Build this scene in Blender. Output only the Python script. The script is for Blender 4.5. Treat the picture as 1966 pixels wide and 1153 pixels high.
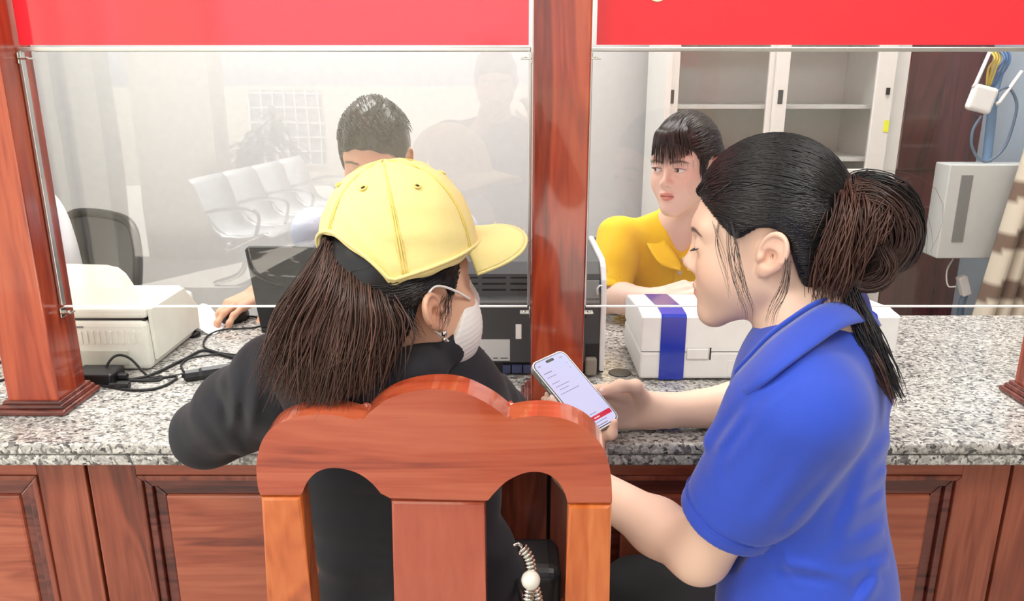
import bpy, bmesh, math, random
import numpy as np
from mathutils import Vector, Matrix

for o in list(bpy.data.objects):
    bpy.data.objects.remove(o, do_unlink=True)
SC = bpy.context.scene
COL = SC.collection
R = math.radians
random.seed(7)
RNG = np.random.default_rng(7)

# ------------------------------------------------------------------ camera, world, sun, added fill lights, exposure
IMG_W, IMG_H, FPX = 1966.0, 1153.0, 1485.0
CAM_Z, PITCH = 1.36, R(16.0)
cam_d = bpy.data.cameras.new('camera')
cam_d.sensor_fit = 'HORIZONTAL'
cam_d.sensor_width = 36.0
cam_d.lens = 36.0 * FPX / IMG_W
cam_d.clip_start = 0.02
cam = bpy.data.objects.new('camera', cam_d)
COL.objects.link(cam)
cam.location = (0, 0, CAM_Z)
cam.rotation_euler = (math.pi / 2 - PITCH, 0, 0)
SC.camera = cam

SC.view_settings.view_transform = 'Standard'
SC.view_settings.look = 'None'
SC.view_settings.gamma = 1.0
SC.view_settings.use_curve_mapping = False
SC.view_settings.exposure = 0.24
SC.cycles.use_denoising = True
SC.cycles.max_bounces = 8
SC.cycles.transparent_max_bounces = 16
SC.cycles.sample_clamp_indirect = 8.0

world = bpy.data.worlds.new('sky')
SC.world = world
world.use_nodes = True
_bg = world.node_tree.nodes['Background']
_bg.inputs['Color'].default_value = (0.86, 0.93, 1.0, 1)
_bg.inputs['Strength'].default_value = 1.6

sun_d = bpy.data.lights.new('sun', 'SUN')
sun_d.energy = 17.0
sun_d.angle = R(1.0)
sun_d.color = (1.0, 0.97, 0.93)
sun = bpy.data.objects.new('sun', sun_d)
COL.objects.link(sun)
sun.rotation_euler = Vector((0.22, -0.32, -1.0)).to_track_quat('-Z', 'Y').to_euler()
sun.location = (-3, 1, 9)


def area_lamp(name, loc, sx, sy, watts, col=(1, 0.98, 0.95)):
    d = bpy.data.lights.new(name, 'AREA')
    d.shape = 'RECTANGLE'
    d.size, d.size_y = sx, sy
    d.energy = watts
    d.color = col
    o = bpy.data.objects.new(name, d)
    COL.objects.link(o)
    o.location = loc
    return o


HALL_FILLS = [(-1.1, 0.05, 2.93), (1.1, 0.05, 2.93)]  # fill lights added over the hall, no lamp is seen there
OFFICE_FILLS = [(-1.0, 2.45, 2.93), (1.0, 2.3, 2.93)]  # added overhead, out of view, to brighten the office
for i, p in enumerate(HALL_FILLS):
    area_lamp('hall_fill_light', p, 1.2, 0.6, 24)
for i, p in enumerate(OFFICE_FILLS):
    area_lamp('office_fill_light', p, 1.2, 0.6, 36)

# ------------------------------------------------------------------ projection helpers (real depth is always given)
_CF = np.array([0.0, math.cos(PITCH), -math.sin(PITCH)])
_CU = np.array([0.0, math.sin(PITCH), math.cos(PITCH)])
_CR = np.array([1.0, 0.0, 0.0])
_C0 = np.array([0.0, 0.0, CAM_Z])


def ray(px, py):
    return _CR * ((px - IMG_W / 2) / FPX) + _CF - _CU * ((py - IMG_H / 2) / FPX)


def at(px, py, Y):
    """point of the room at depth Y (metres from the camera's foot) seen at that pixel"""
    d = ray(px, py)
    return _C0 + d * (Y / d[1])


def atc(px, py, zc):
    return _C0 + ray(px, py) * zc


def atz(px, py, z):
    d = ray(px, py)
    return _C0 + d * ((z - CAM_Z) / d[2])


def atp(px, py, p0, n):
    d = ray(px, py)
    n = np.asarray(n, float)
    return _C0 + d * (np.dot(np.asarray(p0) - _C0, n) / np.dot(d, n))


# ------------------------------------------------------------------ object helpers
def tag(o, label=None, cat=None, group=None, kind=None):
    if label: o['label'] = label
    if cat: o['category'] = cat
    if group: o['group'] = group
    if kind: o['kind'] = kind
    return o


def empty(name, loc, label=None, cat=None, group=None, kind=None):
    o = bpy.data.objects.new(name, None)
    o.empty_display_size = 0.05
    COL.objects.link(o)
    o.location = tuple(float(v) for v in loc)
    return tag(o, label, cat, group, kind)


def par(o, parent):
    if parent is not None:
        o.parent = parent
        o.matrix_parent_inverse = Matrix.Translation(-Vector(parent.location))
    return o


def mesh_obj(name, verts, faces, mat, parent=None, smooth=False, colors=None):
    me = bpy.data.meshes.new(name)
    if isinstance(verts, np.ndarray) and isinstance(faces, np.ndarray):
        nv, nf, k = len(verts), len(faces), faces.shape[1]
        me.vertices.add(nv)
        me.vertices.foreach_set('co', np.ascontiguousarray(verts, np.float32).ravel())
        me.loops.add(nf * k)
        me.loops.foreach_set('vertex_index', np.ascontiguousarray(faces, np.int32).ravel())
        me.polygons.add(nf)
        me.polygons.foreach_set('loop_start', np.arange(0, nf * k, k, dtype=np.int32))
        me.polygons.foreach_set('loop_total', np.full(nf, k, np.int32))
        me.update(calc_edges=True)
        me.validate()
    else:
        me.from_pydata([tuple(map(float, v)) for v in verts], [], [tuple(int(i) for i in f) for f in faces])
        me.update()
    if smooth:
        me.polygons.foreach_set('use_smooth', np.ones(len(me.polygons), bool))
    if colors is not None:
        a = me.color_attributes.new('tint', 'FLOAT_COLOR', 'POINT')
        c = np.ones((len(me.vertices), 4), np.float32)
        c[:, :3] = colors
        a.data.foreach_set('color', c.ravel())
    if mat is not None:
        me.materials.append(mat)
    o = bpy.data.objects.new(name, me)
    COL.objects.link(o)
    return par(o, parent)


def bm_obj(name, bm, mat, parent=None, smooth=False):
    me = bpy.data.meshes.new(name)
    bmesh.ops.recalc_face_normals(bm, faces=bm.faces[:])
    bm.to_mesh(me)
    bm.free()
    if smooth:
        me.polygons.foreach_set('use_smooth', np.ones(len(me.polygons), bool))
    if mat is not None:
        me.materials.append(mat)
    o = bpy.data.objects.new(name, me)
    COL.objects.link(o)
    return par(o, parent)


def bm_box(bm, lo, hi, bevel=0.0, seg=2, M=None):
    lo, hi = Vector([min(a, b) for a, b in zip(lo, hi)]), Vector([max(a, b) for a, b in zip(lo, hi)])
    r = bmesh.ops.create_cube(bm, size=1.0)
    vs = r['verts']
    c, s = (lo + hi) / 2, hi - lo
    for v in vs:
        v.co = Vector((v.co.x * s.x, v.co.y * s.y, v.co.z * s.z)) + c
    out = vs
    if bevel > 0:
        es = list({e for v in vs for e in v.link_edges})
        rb = bmesh.ops.bevel(bm, geom=es, offset=min(bevel, min(s) * 0.49), segments=seg, affect='EDGES', profile=0.5)
        out = list({v for f in rb['faces'] for v in f.verts} | {v for v in vs if v.is_valid})
    if M is not None:
        for v in out:
            v.co = M @ v.co
    return out


def box(name, lo, hi, mat, parent=None, bevel=0.0, seg=2, M=None):
    bm = bmesh.new()
    bm_box(bm, lo, hi, bevel, seg, M)
    return bm_obj(name, bm, mat, parent)


def struct(o):
    o['kind'] = 'structure'
    return o


def catmull(pts, n=8):
    P = np.asarray(pts, float)
    P = np.vstack([2 * P[0] - P[1], P, 2 * P[-1] - P[-2]])
    out = []
    for i in range(1, len(P) - 2):
        p0, p1, p2, p3 = P[i - 1], P[i], P[i + 1], P[i + 2]
        for k in range(n):
            t = k / n
            out.append(0.5 * ((2 * p1) + (-p0 + p2) * t + (2 * p0 - 5 * p1 + 4 * p2 - p3) * t * t + (-p0 + 3 * p1 - 3 * p2 + p3) * t ** 3))
    out.append(P[-2])
    return np.array(out)


def tube_data(pts, rad, sides=8, cap=True):
    P = np.asarray(pts, float)
    n = len(P)
    rad = np.broadcast_to(np.asarray(rad, float), (n,))
    T = np.gradient(P, axis=0)
    T /= np.linalg.norm(T, axis=1)[:, None] + 1e-12
    up = np.array([0, 0, 1.0]) if abs(T[0, 2]) < 0.9 else np.array([1.0, 0, 0])
    N = np.zeros_like(P)
    b = np.cross(T[0], up)
    N[0] = b / np.linalg.norm(b)
    for i in range(1, n):
        v = N[i - 1] - T[i] * np.dot(N[i - 1], T[i])
        N[i] = v / (np.linalg.norm(v) + 1e-12)
    B = np.cross(T, N)
    a = np.arange(sides) * 2 * math.pi / sides
    V = P[:, None, :] + rad[:, None, None] * (np.cos(a)[None, :, None] * N[:, None, :] + np.sin(a)[None, :, None] * B[:, None, :])
    V = V.reshape(-1, 3)
    F = []
    for i in range(n - 1):
        for k in range(sides):
            k2 = (k + 1) % sides
            F.append((i * sides + k, i * sides + k2, (i + 1) * sides + k2, (i + 1) * sides + k))
    if cap:
        F.append(tuple(range(sides - 1, -1, -1)))
        F.append(tuple((n - 1) * sides + k for k in range(sides)))
    return V, F


def tube(name, pts, rad, mat, parent=None, sides=8, smooth_n=0):
    P = catmull(pts, smooth_n) if smooth_n else np.asarray(pts, float)
    V, F = tube_data(P, rad, sides)
    return mesh_obj(name, V, F, mat, parent, smooth=True)


def prism(name, poly, axis_vec, mat, parent=None, bevel=0.0, seg=2):
    """polygon of 3-D points pushed along axis_vec: a slab with bevelled rims"""
    bm = bmesh.new()
    a = [bm.verts.new(tuple(map(float, p))) for p in poly]
    b = [bm.verts.new(tuple(map(float, np.asarray(p) + np.asarray(axis_vec)))) for p in poly]
    n = len(a)
    f1 = bm.faces.new(a)
    f2 = bm.faces.new(b[::-1])
    for i in range(n):
        j = (i + 1) % n
        bm.faces.new((a[j], a[i], b[i], b[j]))
    if bevel > 0:
        es = [e for e in bm.edges if (e.verts[0] in a) == (e.verts[1] in a)]
        bmesh.ops.bevel(bm, geom=es, offset=bevel, segments=seg, affect='EDGES', profile=0.5, clamp_overlap=True)
    bmesh.ops.triangulate(bm, faces=[f for f in bm.faces if len(f.verts) > 4])
    return bm_obj(name, bm, mat, parent)


def lathe(name, prof, center, mat, parent=None, seg=24, axis='z', smooth=True):
    V, F = [], []
    n = len(prof)
    for r, z in prof:
        for k in range(seg):
            a = 2 * math.pi * k / seg
            V.append((r * math.cos(a), r * math.sin(a), z))
    for i in range(n - 1):
        for k in range(seg):
            k2 = (k + 1) % seg
            F.append((i * seg + k, i * seg + k2, (i + 1) * seg + k2, (i + 1) * seg + k))
    F.append(tuple(range(seg - 1, -1, -1)))
    F.append(tuple((n - 1) * seg + k for k in range(seg)))
    V = np.array(V)
    if axis == 'y':
        V = V[:, [0, 2, 1]] * np.array([1, -1, 1])
    elif axis == 'x':
        V = V[:, [2, 0, 1]]
    return mesh_obj(name, V + np.asarray(center), F, mat, parent, smooth=smooth)


# ------------------------------------------------------------------ materials
def lin(c):
    out = []
    for v in c:
        v = v / 255.0
        out.append(v / 12.92 if v <= 0.04045 else ((v + 0.055) / 1.055) ** 2.4)
    return tuple(out) + (1.0,)


def new_mat(name):
    m = bpy.data.materials.new(name)
    m.use_nodes = True
    nt = m.node_tree
    return m, nt, nt.nodes['Principled BSDF']


def link(nt, a, b):
    nt.links.new(a, b)


def plain(name, rgb, rough=0.5, metal=0.0, var=0.06, scale=30.0, bump=0.0, bscale=300.0, spec=0.5, coat=0.0, sheen=0.0, sss=0.0, emit=None, estr=0.0, aniso=0.0):
    """one colour with a little procedural mottling and fine relief"""
    m, nt, b = new_mat(name)
    tc = nt.nodes.new('ShaderNodeTexCoord')
    nz = nt.nodes.new('ShaderNodeTexNoise')
    nz.inputs['Scale'].default_value = scale
    nz.inputs['Detail'].default_value = 4
    link(nt, tc.outputs['Object'], nz.inputs['Vector'])
    mx = nt.nodes.new('ShaderNodeMix')
    mx.data_type = 'RGBA'
    c = lin(rgb)
    mx.inputs['A'].default_value = tuple(max(0, v * (1 - var)) for v in c[:3]) + (1,)
    mx.inputs['B'].default_value = tuple(min(1, v * (1 + var)) for v in c[:3]) + (1,)
    link(nt, nz.outputs['Fac'], mx.inputs['Factor'])
    link(nt, mx.outputs['Result'], b.inputs['Base Color'])
    b.inputs['Roughness'].default_value = rough
    b.inputs['Metallic'].default_value = metal
    b.inputs['Specular IOR Level'].default_value = spec
    b.inputs['Coat Weight'].default_value = coat
    b.inputs['Coat Roughness'].default_value = 0.08
    b.inputs['Sheen Weight'].default_value = sheen
    if sss > 0:
        b.inputs['Subsurface Weight'].default_value = sss
        b.inputs['Subsurface Radius'].default_value = (0.012, 0.005, 0.003)
        b.inputs['Subsurface Scale'].default_value = 0.5
    if emit is not None:
        b.inputs['Emission Color'].default_value = lin(emit)
        b.inputs['Emission Strength'].default_value = estr
    if bump > 0:
        n2 = nt.nodes.new('ShaderNodeTexNoise')
        n2.inputs['Scale'].default_value = bscale
        n2.inputs['Detail'].default_value = 3
        link(nt, tc.outputs['Object'], n2.inputs['Vector'])
        bp = nt.nodes.new('ShaderNodeBump')
        bp.inputs['Strength'].default_value = bump
        bp.inputs['Distance'].default_value = 0.002
        link(nt, n2.outputs['Fac'], bp.inputs['Height'])
        link(nt, bp.outputs['Normal'], b.inputs['Normal'])
    return m


def wood(name, dark, mid, light, grain=(3, 3, 30), rough=0.22, coat=0.6, along='z', bump=0.02, wav=1.0, seed=0.0, ring=0.10):
    m, nt, b = new_mat(name)
    tc = nt.nodes.new('ShaderNodeTexCoord')
    mp = nt.nodes.new('ShaderNodeMapping')
    s = {'x': (0.8, 9, 9), 'y': (9, 0.8, 9), 'z': (9, 9, 0.8)}[along]
    mp.inputs['Scale'].default_value = s
    mp.inputs['Location'].default_value = (seed, seed * 1.7, seed * 0.6)
    link(nt, tc.outputs['Object'], mp.inputs['Vector'])
    n1 = nt.nodes.new('ShaderNodeTexNoise')
    n1.inputs['Scale'].default_value = 1.1
    n1.inputs['Detail'].default_value = 3
    n1.inputs['Distortion'].default_value = 1.2 * wav
    link(nt, mp.outputs['Vector'], n1.inputs['Vector'])
    # rings: bands of the slow noise
    ml = nt.nodes.new('ShaderNodeMath'); ml.operation = 'MULTIPLY'; ml.inputs[1].default_value = 46.0
    link(nt, n1.outputs['Fac'], ml.inputs[0])
    sn = nt.nodes.new('ShaderNodeMath'); sn.operation = 'SINE'
    link(nt, ml.outputs[0], sn.inputs[0])
    n2 = nt.nodes.new('ShaderNodeTexNoise')
    n2.inputs['Scale'].default_value = 14
    n2.inputs['Detail'].default_value = 6
    link(nt, mp.outputs['Vector'], n2.inputs['Vector'])
    # combine: slow tone + rings + fine fibre
    a1 = nt.nodes.new('ShaderNodeMath'); a1.operation = 'MULTIPLY_ADD'
    a1.inputs[1].default_value = ring
    link(nt, sn.outputs[0], a1.inputs[0]); link(nt, n1.outputs['Fac'], a1.inputs[2])
    a2 = nt.nodes.new('ShaderNodeMath'); a2.operation = 'MULTIPLY_ADD'
    a2.inputs[1].default_value = 0.35
    link(nt, n2.outputs['Fac'], a2.inputs[0]); link(nt, a1.outputs[0], a2.inputs[2])
    cr = nt.nodes.new('ShaderNodeValToRGB')
    cr.color_ramp.elements[0].position = 0.40
    cr.color_ramp.elements[0].color = lin(dark)
    cr.color_ramp.elements[1].position = 0.98
    cr.color_ramp.elements[1].color = lin(light)
    e = cr.color_ramp.elements.new(0.62); e.color = lin(mid)
    link(nt, a2.outputs[0], cr.inputs['Fac'])
    link(nt, cr.outputs['Color'], b.inputs['Base Color'])
    b.inputs['Roughness'].default_value = rough
    b.inputs['Coat Weight'].default_value = coat
    b.inputs['Coat Roughness'].default_value = 0.05
    bp = nt.nodes.new('ShaderNodeBump')
    bp.inputs['Strength'].default_value = bump * 8
    bp.inputs['Distance'].default_value = 0.001
    link(nt, n2.outputs['Fac'], bp.inputs['Height'])
    link(nt, bp.outputs['Normal'], b.inputs['Normal'])
    return m


def granite(name):
    m, nt, b = new_mat(name)
    tc = nt.nodes.new('ShaderNodeTexCoord')
    mp = nt.nodes.new('ShaderNodeMapping')
    mp.inputs['Scale'].default_value = (1, 1.5, 1)
    mp.inputs['Rotation'].default_value = (0, 0, 0.5)
    link(nt, tc.outputs['Object'], mp.inputs['Vector'])
    nd = nt.nodes.new('ShaderNodeTexNoise'); nd.inputs['Scale'].default_value = 60
    link(nt, mp.outputs['Vector'], nd.inputs['Vector'])
    ad = nt.nodes.new('ShaderNodeMix'); ad.data_type = 'RGBA'; ad.blend_type = 'LINEAR_LIGHT'
    ad.inputs['Factor'].default_value = 0.012
    link(nt, mp.outputs['Vector'], ad.inputs['A']); link(nt, nd.outputs['Color'], ad.inputs['B'])
    vo = nt.nodes.new('ShaderNodeTexVoronoi')
    vo.inputs['Scale'].default_value = 150
    link(nt, ad.outputs['Result'], vo.inputs['Vector'])
    cr = nt.nodes.new('ShaderNodeValToRGB')
    cr.color_ramp.interpolation = 'CONSTANT'
    els = [(0.0, (84, 82, 82)), (0.07, (134, 131, 128)), (0.24, (184, 181, 175)), (0.5, (206, 203, 196)), (0.70, (168, 165, 160)), (0.82, (222, 219, 213)), (0.95, (112, 109, 107))]
    cr.color_ramp.elements[0].position = 0.0
    cr.color_ramp.elements[0].color = lin(els[0][1])
    cr.color_ramp.elements[1].position = els[1][0]
    cr.color_ramp.elements[1].color = lin(els[1][1])
    for p, c in els[2:]:
        e = cr.color_ramp.elements.new(p); e.color = lin(c)
    sx = nt.nodes.new('ShaderNodeSeparateColor')
    link(nt, vo.outputs['Color'], sx.inputs['Color'])
    link(nt, sx.outputs['Red'], cr.inputs['Fac'])
    n2 = nt.nodes.new('ShaderNodeTexNoise'); n2.inputs['Scale'].default_value = 260; n2.inputs['Detail'].default_value = 4
    link(nt, tc.outputs['Object'], n2.inputs['Vector'])
    c2 = nt.nodes.new('ShaderNodeValToRGB')
    c2.color_ramp.elements[0].position = 0.33; c2.color_ramp.elements[0].color = (0.38, 0.38, 0.38, 1)
    c2.color_ramp.elements[1].position = 0.55; c2.color_ramp.elements[1].color = (1, 1, 1, 1)
    link(nt, n2.outputs['Fac'], c2.inputs['Fac'])
    mu = nt.nodes.new('ShaderNodeMix'); mu.data_type = 'RGBA'; mu.blend_type = 'MULTIPLY'
    mu.inputs['Factor'].default_value = 0.55
    link(nt, cr.outputs['Color'], mu.inputs['A']); link(nt, c2.outputs['Color'], mu.inputs['B'])
    link(nt, mu.outputs['Result'], b.inputs['Base Color'])
    b.inputs['Roughness'].default_value = 0.16
    return m


def glass(name, ior=1.5, tint=(1, 1, 1), extra=0.0):
    m, nt, b = new_mat(name)
    nt.nodes.remove(b)
    out = nt.nodes['Material Output']
    tr = nt.nodes.new('ShaderNodeBsdfTransparent'); tr.inputs['Color'].default_value = tint + (1,)
    gl = nt.nodes.new('ShaderNodeBsdfGlossy'); gl.inputs['Roughness'].default_value = 0.012
    # Schlick reflectance of a thin sheet, the same on both faces
    f0 = ((ior - 1) / (ior + 1)) ** 2
    lw = nt.nodes.new('ShaderNodeLayerWeight'); lw.inputs['Blend'].default_value = 0.5
    pw = nt.nodes.new('ShaderNodeMath'); pw.operation = 'POWER'; pw.inputs[1].default_value = 5.0
    link(nt, lw.outputs['Facing'], pw.inputs[0])
    fr = nt.nodes.new('ShaderNodeMath'); fr.operation = 'MULTIPLY_ADD'; fr.inputs[1].default_value = 1 - f0; fr.inputs[2].default_value = f0
    link(nt, pw.outputs[0], fr.inputs[0])
    tc = nt.nodes.new('ShaderNodeTexCoord')
    nz = nt.nodes.new('ShaderNodeTexNoise'); nz.inputs['Scale'].default_value = 5
    link(nt, tc.outputs['Object'], nz.inputs['Vector'])
    bp = nt.nodes.new('ShaderNodeBump'); bp.inputs['Strength'].default_value = 0.02; bp.inputs['Distance'].default_value = 0.01
    link(nt, nz.outputs['Fac'], bp.inputs['Height']); link(nt, bp.outputs['Normal'], gl.inputs['Normal'])
    mx = nt.nodes.new('ShaderNodeMixShader')
    link(nt, fr.outputs[0], mx.inputs['Fac'])
    link(nt, tr.outputs['BSDF'], mx.inputs[1]); link(nt, gl.outputs['BSDF'], mx.inputs[2])
    link(nt, mx.outputs['Shader'], out.inputs['Surface'])
    return m


def tinted(name, rough=0.5, sss=0.0, spec=0.5, bump=0.0, bscale=400, sheen=0.0, mult=(1, 1, 1)):
    """colour read from the mesh's own 'tint' attribute (skin, hair, curtain cloth)"""
    m, nt, b = new_mat(name)
    at_ = nt.nodes.new('ShaderNodeAttribute'); at_.attribute_name = 'tint'
    link(nt, at_.outputs['Color'], b.inputs['Base Color'])
    b.inputs['Roughness'].default_value = rough
    b.inputs['Specular IOR Level'].default_value = spec
    b.inputs['Sheen Weight'].default_value = sheen
    if sss > 0:
        b.inputs['Subsurface Weight'].default_value = sss
        b.inputs['Subsurface Radius'].default_value = (0.010, 0.004, 0.0025)
        b.inputs['Subsurface Scale'].default_value = 0.6
    if bump > 0:
        tc = nt.nodes.new('ShaderNodeTexCoord')
        n2 = nt.nodes.new('ShaderNodeTexNoise'); n2.inputs['Scale'].default_value = bscale
        link(nt, tc.outputs['Object'], n2.inputs['Vector'])
        bp = nt.nodes.new('ShaderNodeBump'); bp.inputs['Strength'].default_value = bump; bp.inputs['Distance'].default_value = 0.001
        link(nt, n2.outputs['Fac'], bp.inputs['Height']); link(nt, bp.outputs['Normal'], b.inputs['Normal'])
    return m


M_post = wood('post_wood', (110, 38, 22), (156, 58, 34), (186, 84, 50), along='z', rough=0.2, coat=0.5)
M_panel = wood('panel_wood', (96, 44, 32), (138, 66, 46), (168, 92, 66), along='z', rough=0.3, coat=0.3, seed=3.1)
M_panel_h = wood('panel_field_wood', (110, 50, 36), (158, 78, 54), (184, 104, 74), along='x', rough=0.28, coat=0.35, seed=7.7)
M_panel_dark = wood('moulding_wood', (64, 26, 22), (98, 44, 36), (130, 66, 54), along='x', rough=0.25, coat=0.4, seed=1.3)
M_chair = wood('chair_crest_wood', (138, 50, 28), (180, 78, 48), (204, 106, 72), along='x', rough=0.14, coat=0.9, seed=5.2, ring=0.06, wav=1.6)
M_chair_v = wood('chair_splat_wood', (150, 60, 40), (184, 84, 58), (202, 104, 76), along='z', rough=0.14, coat=0.9, seed=2.2, ring=0.04)
M_stile = wood('chair_stile_wood', (164, 72, 26), (206, 102, 42), (228, 132, 66), along='z', rough=0.14, coat=0.8, seed=9.4)
M_granite = granite('granite')
M_glass = glass('clear_acrylic', 1.58)
M_cabglass = glass('cabinet_glass', 1.5, (0.97, 0.98, 0.985))
M_red = plain('red_film', (246, 44, 60), rough=0.12, var=0.03, bump=0.04, bscale=30, coat=0.8)
M_alu = plain('aluminium', (205, 207, 205), rough=0.28, metal=0.9)
M_steel = plain('polished_steel', (210, 208, 200), rough=0.15, metal=1.0)
M_whitepaint = plain('white_enamel', (226, 226, 222), rough=0.35)
M_wall = plain('office_wall_paint', (200, 203, 204), rough=0.75, bump=0.03, bscale=120)
M_cream = plain('cream_wall_paint', (194, 186, 168), rough=0.8, bump=0.03, bscale=120)
M_bluewall = plain('pale_blue_wall_paint', (186, 204, 220), rough=0.7)
M_ceil = plain('ceiling_paint', (235, 235, 232), rough=0.8)
M_floor = plain('floor_tile', (188, 182, 172), rough=0.2, scale=6)
M_pave = plain('pale_paving', (206, 200, 190), rough=0.55, scale=3, var=0.12)
M_black = plain('black_plastic', (26, 26, 28), rough=0.4)
M_blackrub = plain('black_rubber', (22, 22, 23), rough=0.55)
M_darkgrey = plain('charcoal_plastic', (68, 70, 72), rough=0.45, bump=0.05, bscale=900)
M_grey = plain('grey_plastic', (128, 130, 130), rough=0.4)
M_ivory = plain('ivory_plastic', (232, 232, 220), rough=0.42)
M_whitepl = plain('white_plastic', (236, 236, 234), rough=0.38)
M_paper = plain('paper', (238, 238, 240), rough=0.8)
M_bluetape = plain('blue_tape', (22, 52, 176), rough=0.12, bump=0.15, bscale=35, coat=0.5)
M_maroon = wood('maroon_door_wood', (62, 22, 26), (84, 32, 36), (104, 44, 46), along='z', rough=0.1, coat=0.8, seed=4.4)
M_fill_face = plain('fill_light_face', (255, 255, 255), emit=(255, 252, 245), estr=2.0)  # glowing face of the added ceiling fill lights
# ------------------------------------------------------------------ the room
CT = 0.76                       # counter top height
struct(box('floor', (-4.6, -2.3, -0.05), (3.6, 3.4, 0.0), M_floor))
struct(box('wall_back', (-4.6, 3.3, 0), (3.6, 3.42, 3.0), M_wall))
struct(box('wall_left', (-3.05, 1.32, 0), (-2.95, 3.3, 3.0), M_wall))
struct(box('wall_right', (3.5, -2.3, 0), (3.6, 3.3, 3.0), M_wall))
struct(box('ceiling', (-4.6, -1.5, 3.0), (3.6, 3.42, 3.1), M_ceil))
struct(box('wall_hall', (0.42, -1.5, 0), (3.5, -1.4, 3.0), M_cream))
w = struct(box('wall_partition', (1.9, 2.86, 0), (3.5, 3.3, 3.0), M_bluewall))
# cream partition seen behind the left pane
w = struct(box('wall_nib', (-2.62, 2.75, 0), (-1.9, 2.85, 3.0), M_cream))
box('skirting', (-2.62, 2.738, 0.0), (-1.9, 2.75, 0.42), M_wall, w)

# maroon door leaf with frame, at the back right
d = struct(empty('door_1', (1.72, 3.22, 0)))
box('door_leaf', (1.52, 3.2, 0.0), (1.9, 3.25, 2.2), M_maroon, d, 0.004)
box('door_frame', (1.47, 3.18, 0.0), (1.52, 3.3, 2.25), M_maroon, d, 0.004)
box('door_header', (1.47, 3.18, 2.2), (1.9, 3.3, 2.25), M_maroon, d, 0.004)
for z0, z1 in ((0.15, 0.85), (1.0, 2.05)):
    box('door_panel', (1.57, 3.19, z0), (1.86, 3.203, z1), M_maroon, d, 0.006)

for name, lamps in (('hall', HALL_FILLS), ('office', OFFICE_FILLS)):  # housings for the added fill lights, all unseen
    for i, p in enumerate(lamps):
        t = empty('added_ceiling_light', (p[0], p[1], 3.0),
                  'added unseen ceiling fill light panel in the %s, %s of two' % (('waiting hall', 'office')[name == 'office'], ('left', 'right')[i]), 'light', 'added ceiling lights')
        bm = bmesh.new()
        for lo, hi in (((-.63, -.33, -.05), (.63, -.30, 0)), ((-.63, .30, -.05), (.63, .33, 0)), ((-.63, -.30, -.05), (-.60, .30, 0)), ((.60, -.30, -.05), (.63, .30, 0))):
            bm_box(bm, [a + b for a, b in zip(lo, (p[0], p[1], 3.0))], [a + b for a, b in zip(hi, (p[0], p[1], 3.0))])
        bm_obj('light_frame', bm, M_whitepaint, t)
        box('diffuser', (p[0] - .6, p[1] - .3, 2.975), (p[0] + .6, p[1] + .3, 2.985), M_fill_face, t)

# ------------------------------------------------------------------ counter
CF = 1.203                      # front edge of the granite
CB = 1.955
t = empty('counter_worktop', (0, CF, CT - 0.04), 'long speckled grey granite worktop of the service counter', 'worktop')
box('top_slab', (-1.75, CF, CT - 0.021), (1.75, CB, CT), M_granite, t, 0.006, 3)
box('edge_slab', (-1.75, CF + 0.002, CT - 0.043), (1.75, CF + 0.09, CT - 0.0225), M_granite, t, 0.005, 3)
box('edge_joint', (-1.75, CF + 0.006, CT - 0.0235), (1.75, CF + 0.08, CT - 0.0205), plain('joint_glue', (120, 116, 104), 0.7), t)
g = atz(1190, 716, CT)
lathe('grommet', [(0.024, 0.0003), (0.024, 0.0018), (0.021, 0.0025), (0.0, 0.0025)], (g[0], g[1], CT), plain('grommet_brown', (74, 68, 58), 0.4), t)

FY = 1.238                      # face of the cabinets
BND = [-1.58, -0.757, 0.066, 0.889, 1.712]
LB = ['wooden counter cabinet at the far left edge of the photo', 'wooden counter cabinet with framed panel left of the chair',
      'wooden counter cabinet behind the chair and the woman in blue', 'wooden counter cabinet at the far right edge of the photo']
for i in range(4):
    x0, x1 = BND[i] + 0.003, BND[i + 1] - 0.003
    zt = CT - 0.044
    t = empty('counter_cabinet', ((x0 + x1) / 2, FY, 0), LB[i], 'cabinet', 'counter cabinets')
    box('carcass', (x0, FY + 0.03, 0.0), (x1, 1.9, zt), M_panel, t)
    sw = 0.085
    box('stile', (x0, FY, 0.02), (x0 + sw, FY + 0.03, zt), M_panel, t, 0.002)
    box('stile', (x1 - sw, FY, 0.02), (x1, FY + 0.03, zt), M_panel, t, 0.002)
    box('rail', (x0 + sw, FY, zt - 0.034), (x1 - sw, FY + 0.03, zt), M_panel_h, t, 0.001)
    box('rail', (x0 + sw, FY, 0.02), (x1 - sw, FY + 0.03, 0.10), M_panel_h, t, 0.001)
    # stepped moulding round the field
    a0, a1, b0, b1 = x0 + sw, x1 - sw, 0.10, zt - 0.034
    for k, (ins, wd, yy, mm) in enumerate(((0.0, 0.010, -0.004, M_panel), (0.010, 0.014, 0.002, M_panel_dark), (0.024, 0.02, 0.010, M_panel_dark))):
        p = [(a0 + ins, b0 + ins), (a1 - ins, b0 + ins), (a1 - ins, b1 - ins), (a0 + ins, b1 - ins)]
        q = [(a0 + ins + wd, b0 + ins + wd), (a1 - ins - wd, b0 + ins + wd), (a1 - ins - wd, b1 - ins - wd), (a0 + ins + wd, b1 - ins - wd)]
        for e in range(4):
            f = (e + 1) % 4
            prism('moulding', [(p[e][0], FY + yy, p[e][1]), (p[f][0], FY + yy, p[f][1]), (q[f][0], FY + yy, q[f][1]), (q[e][0], FY + yy, q[e][1])],
                  (0, 0.03 - yy, 0), mm, t, 0.0025)
    i3 = 0.044
    box('panel_field', (a0 + i3, FY + 0.006, b0 + i3), (a1 - i3, FY + 0.034, b1 - i3), M_panel_h, t, 0.005)

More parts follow.
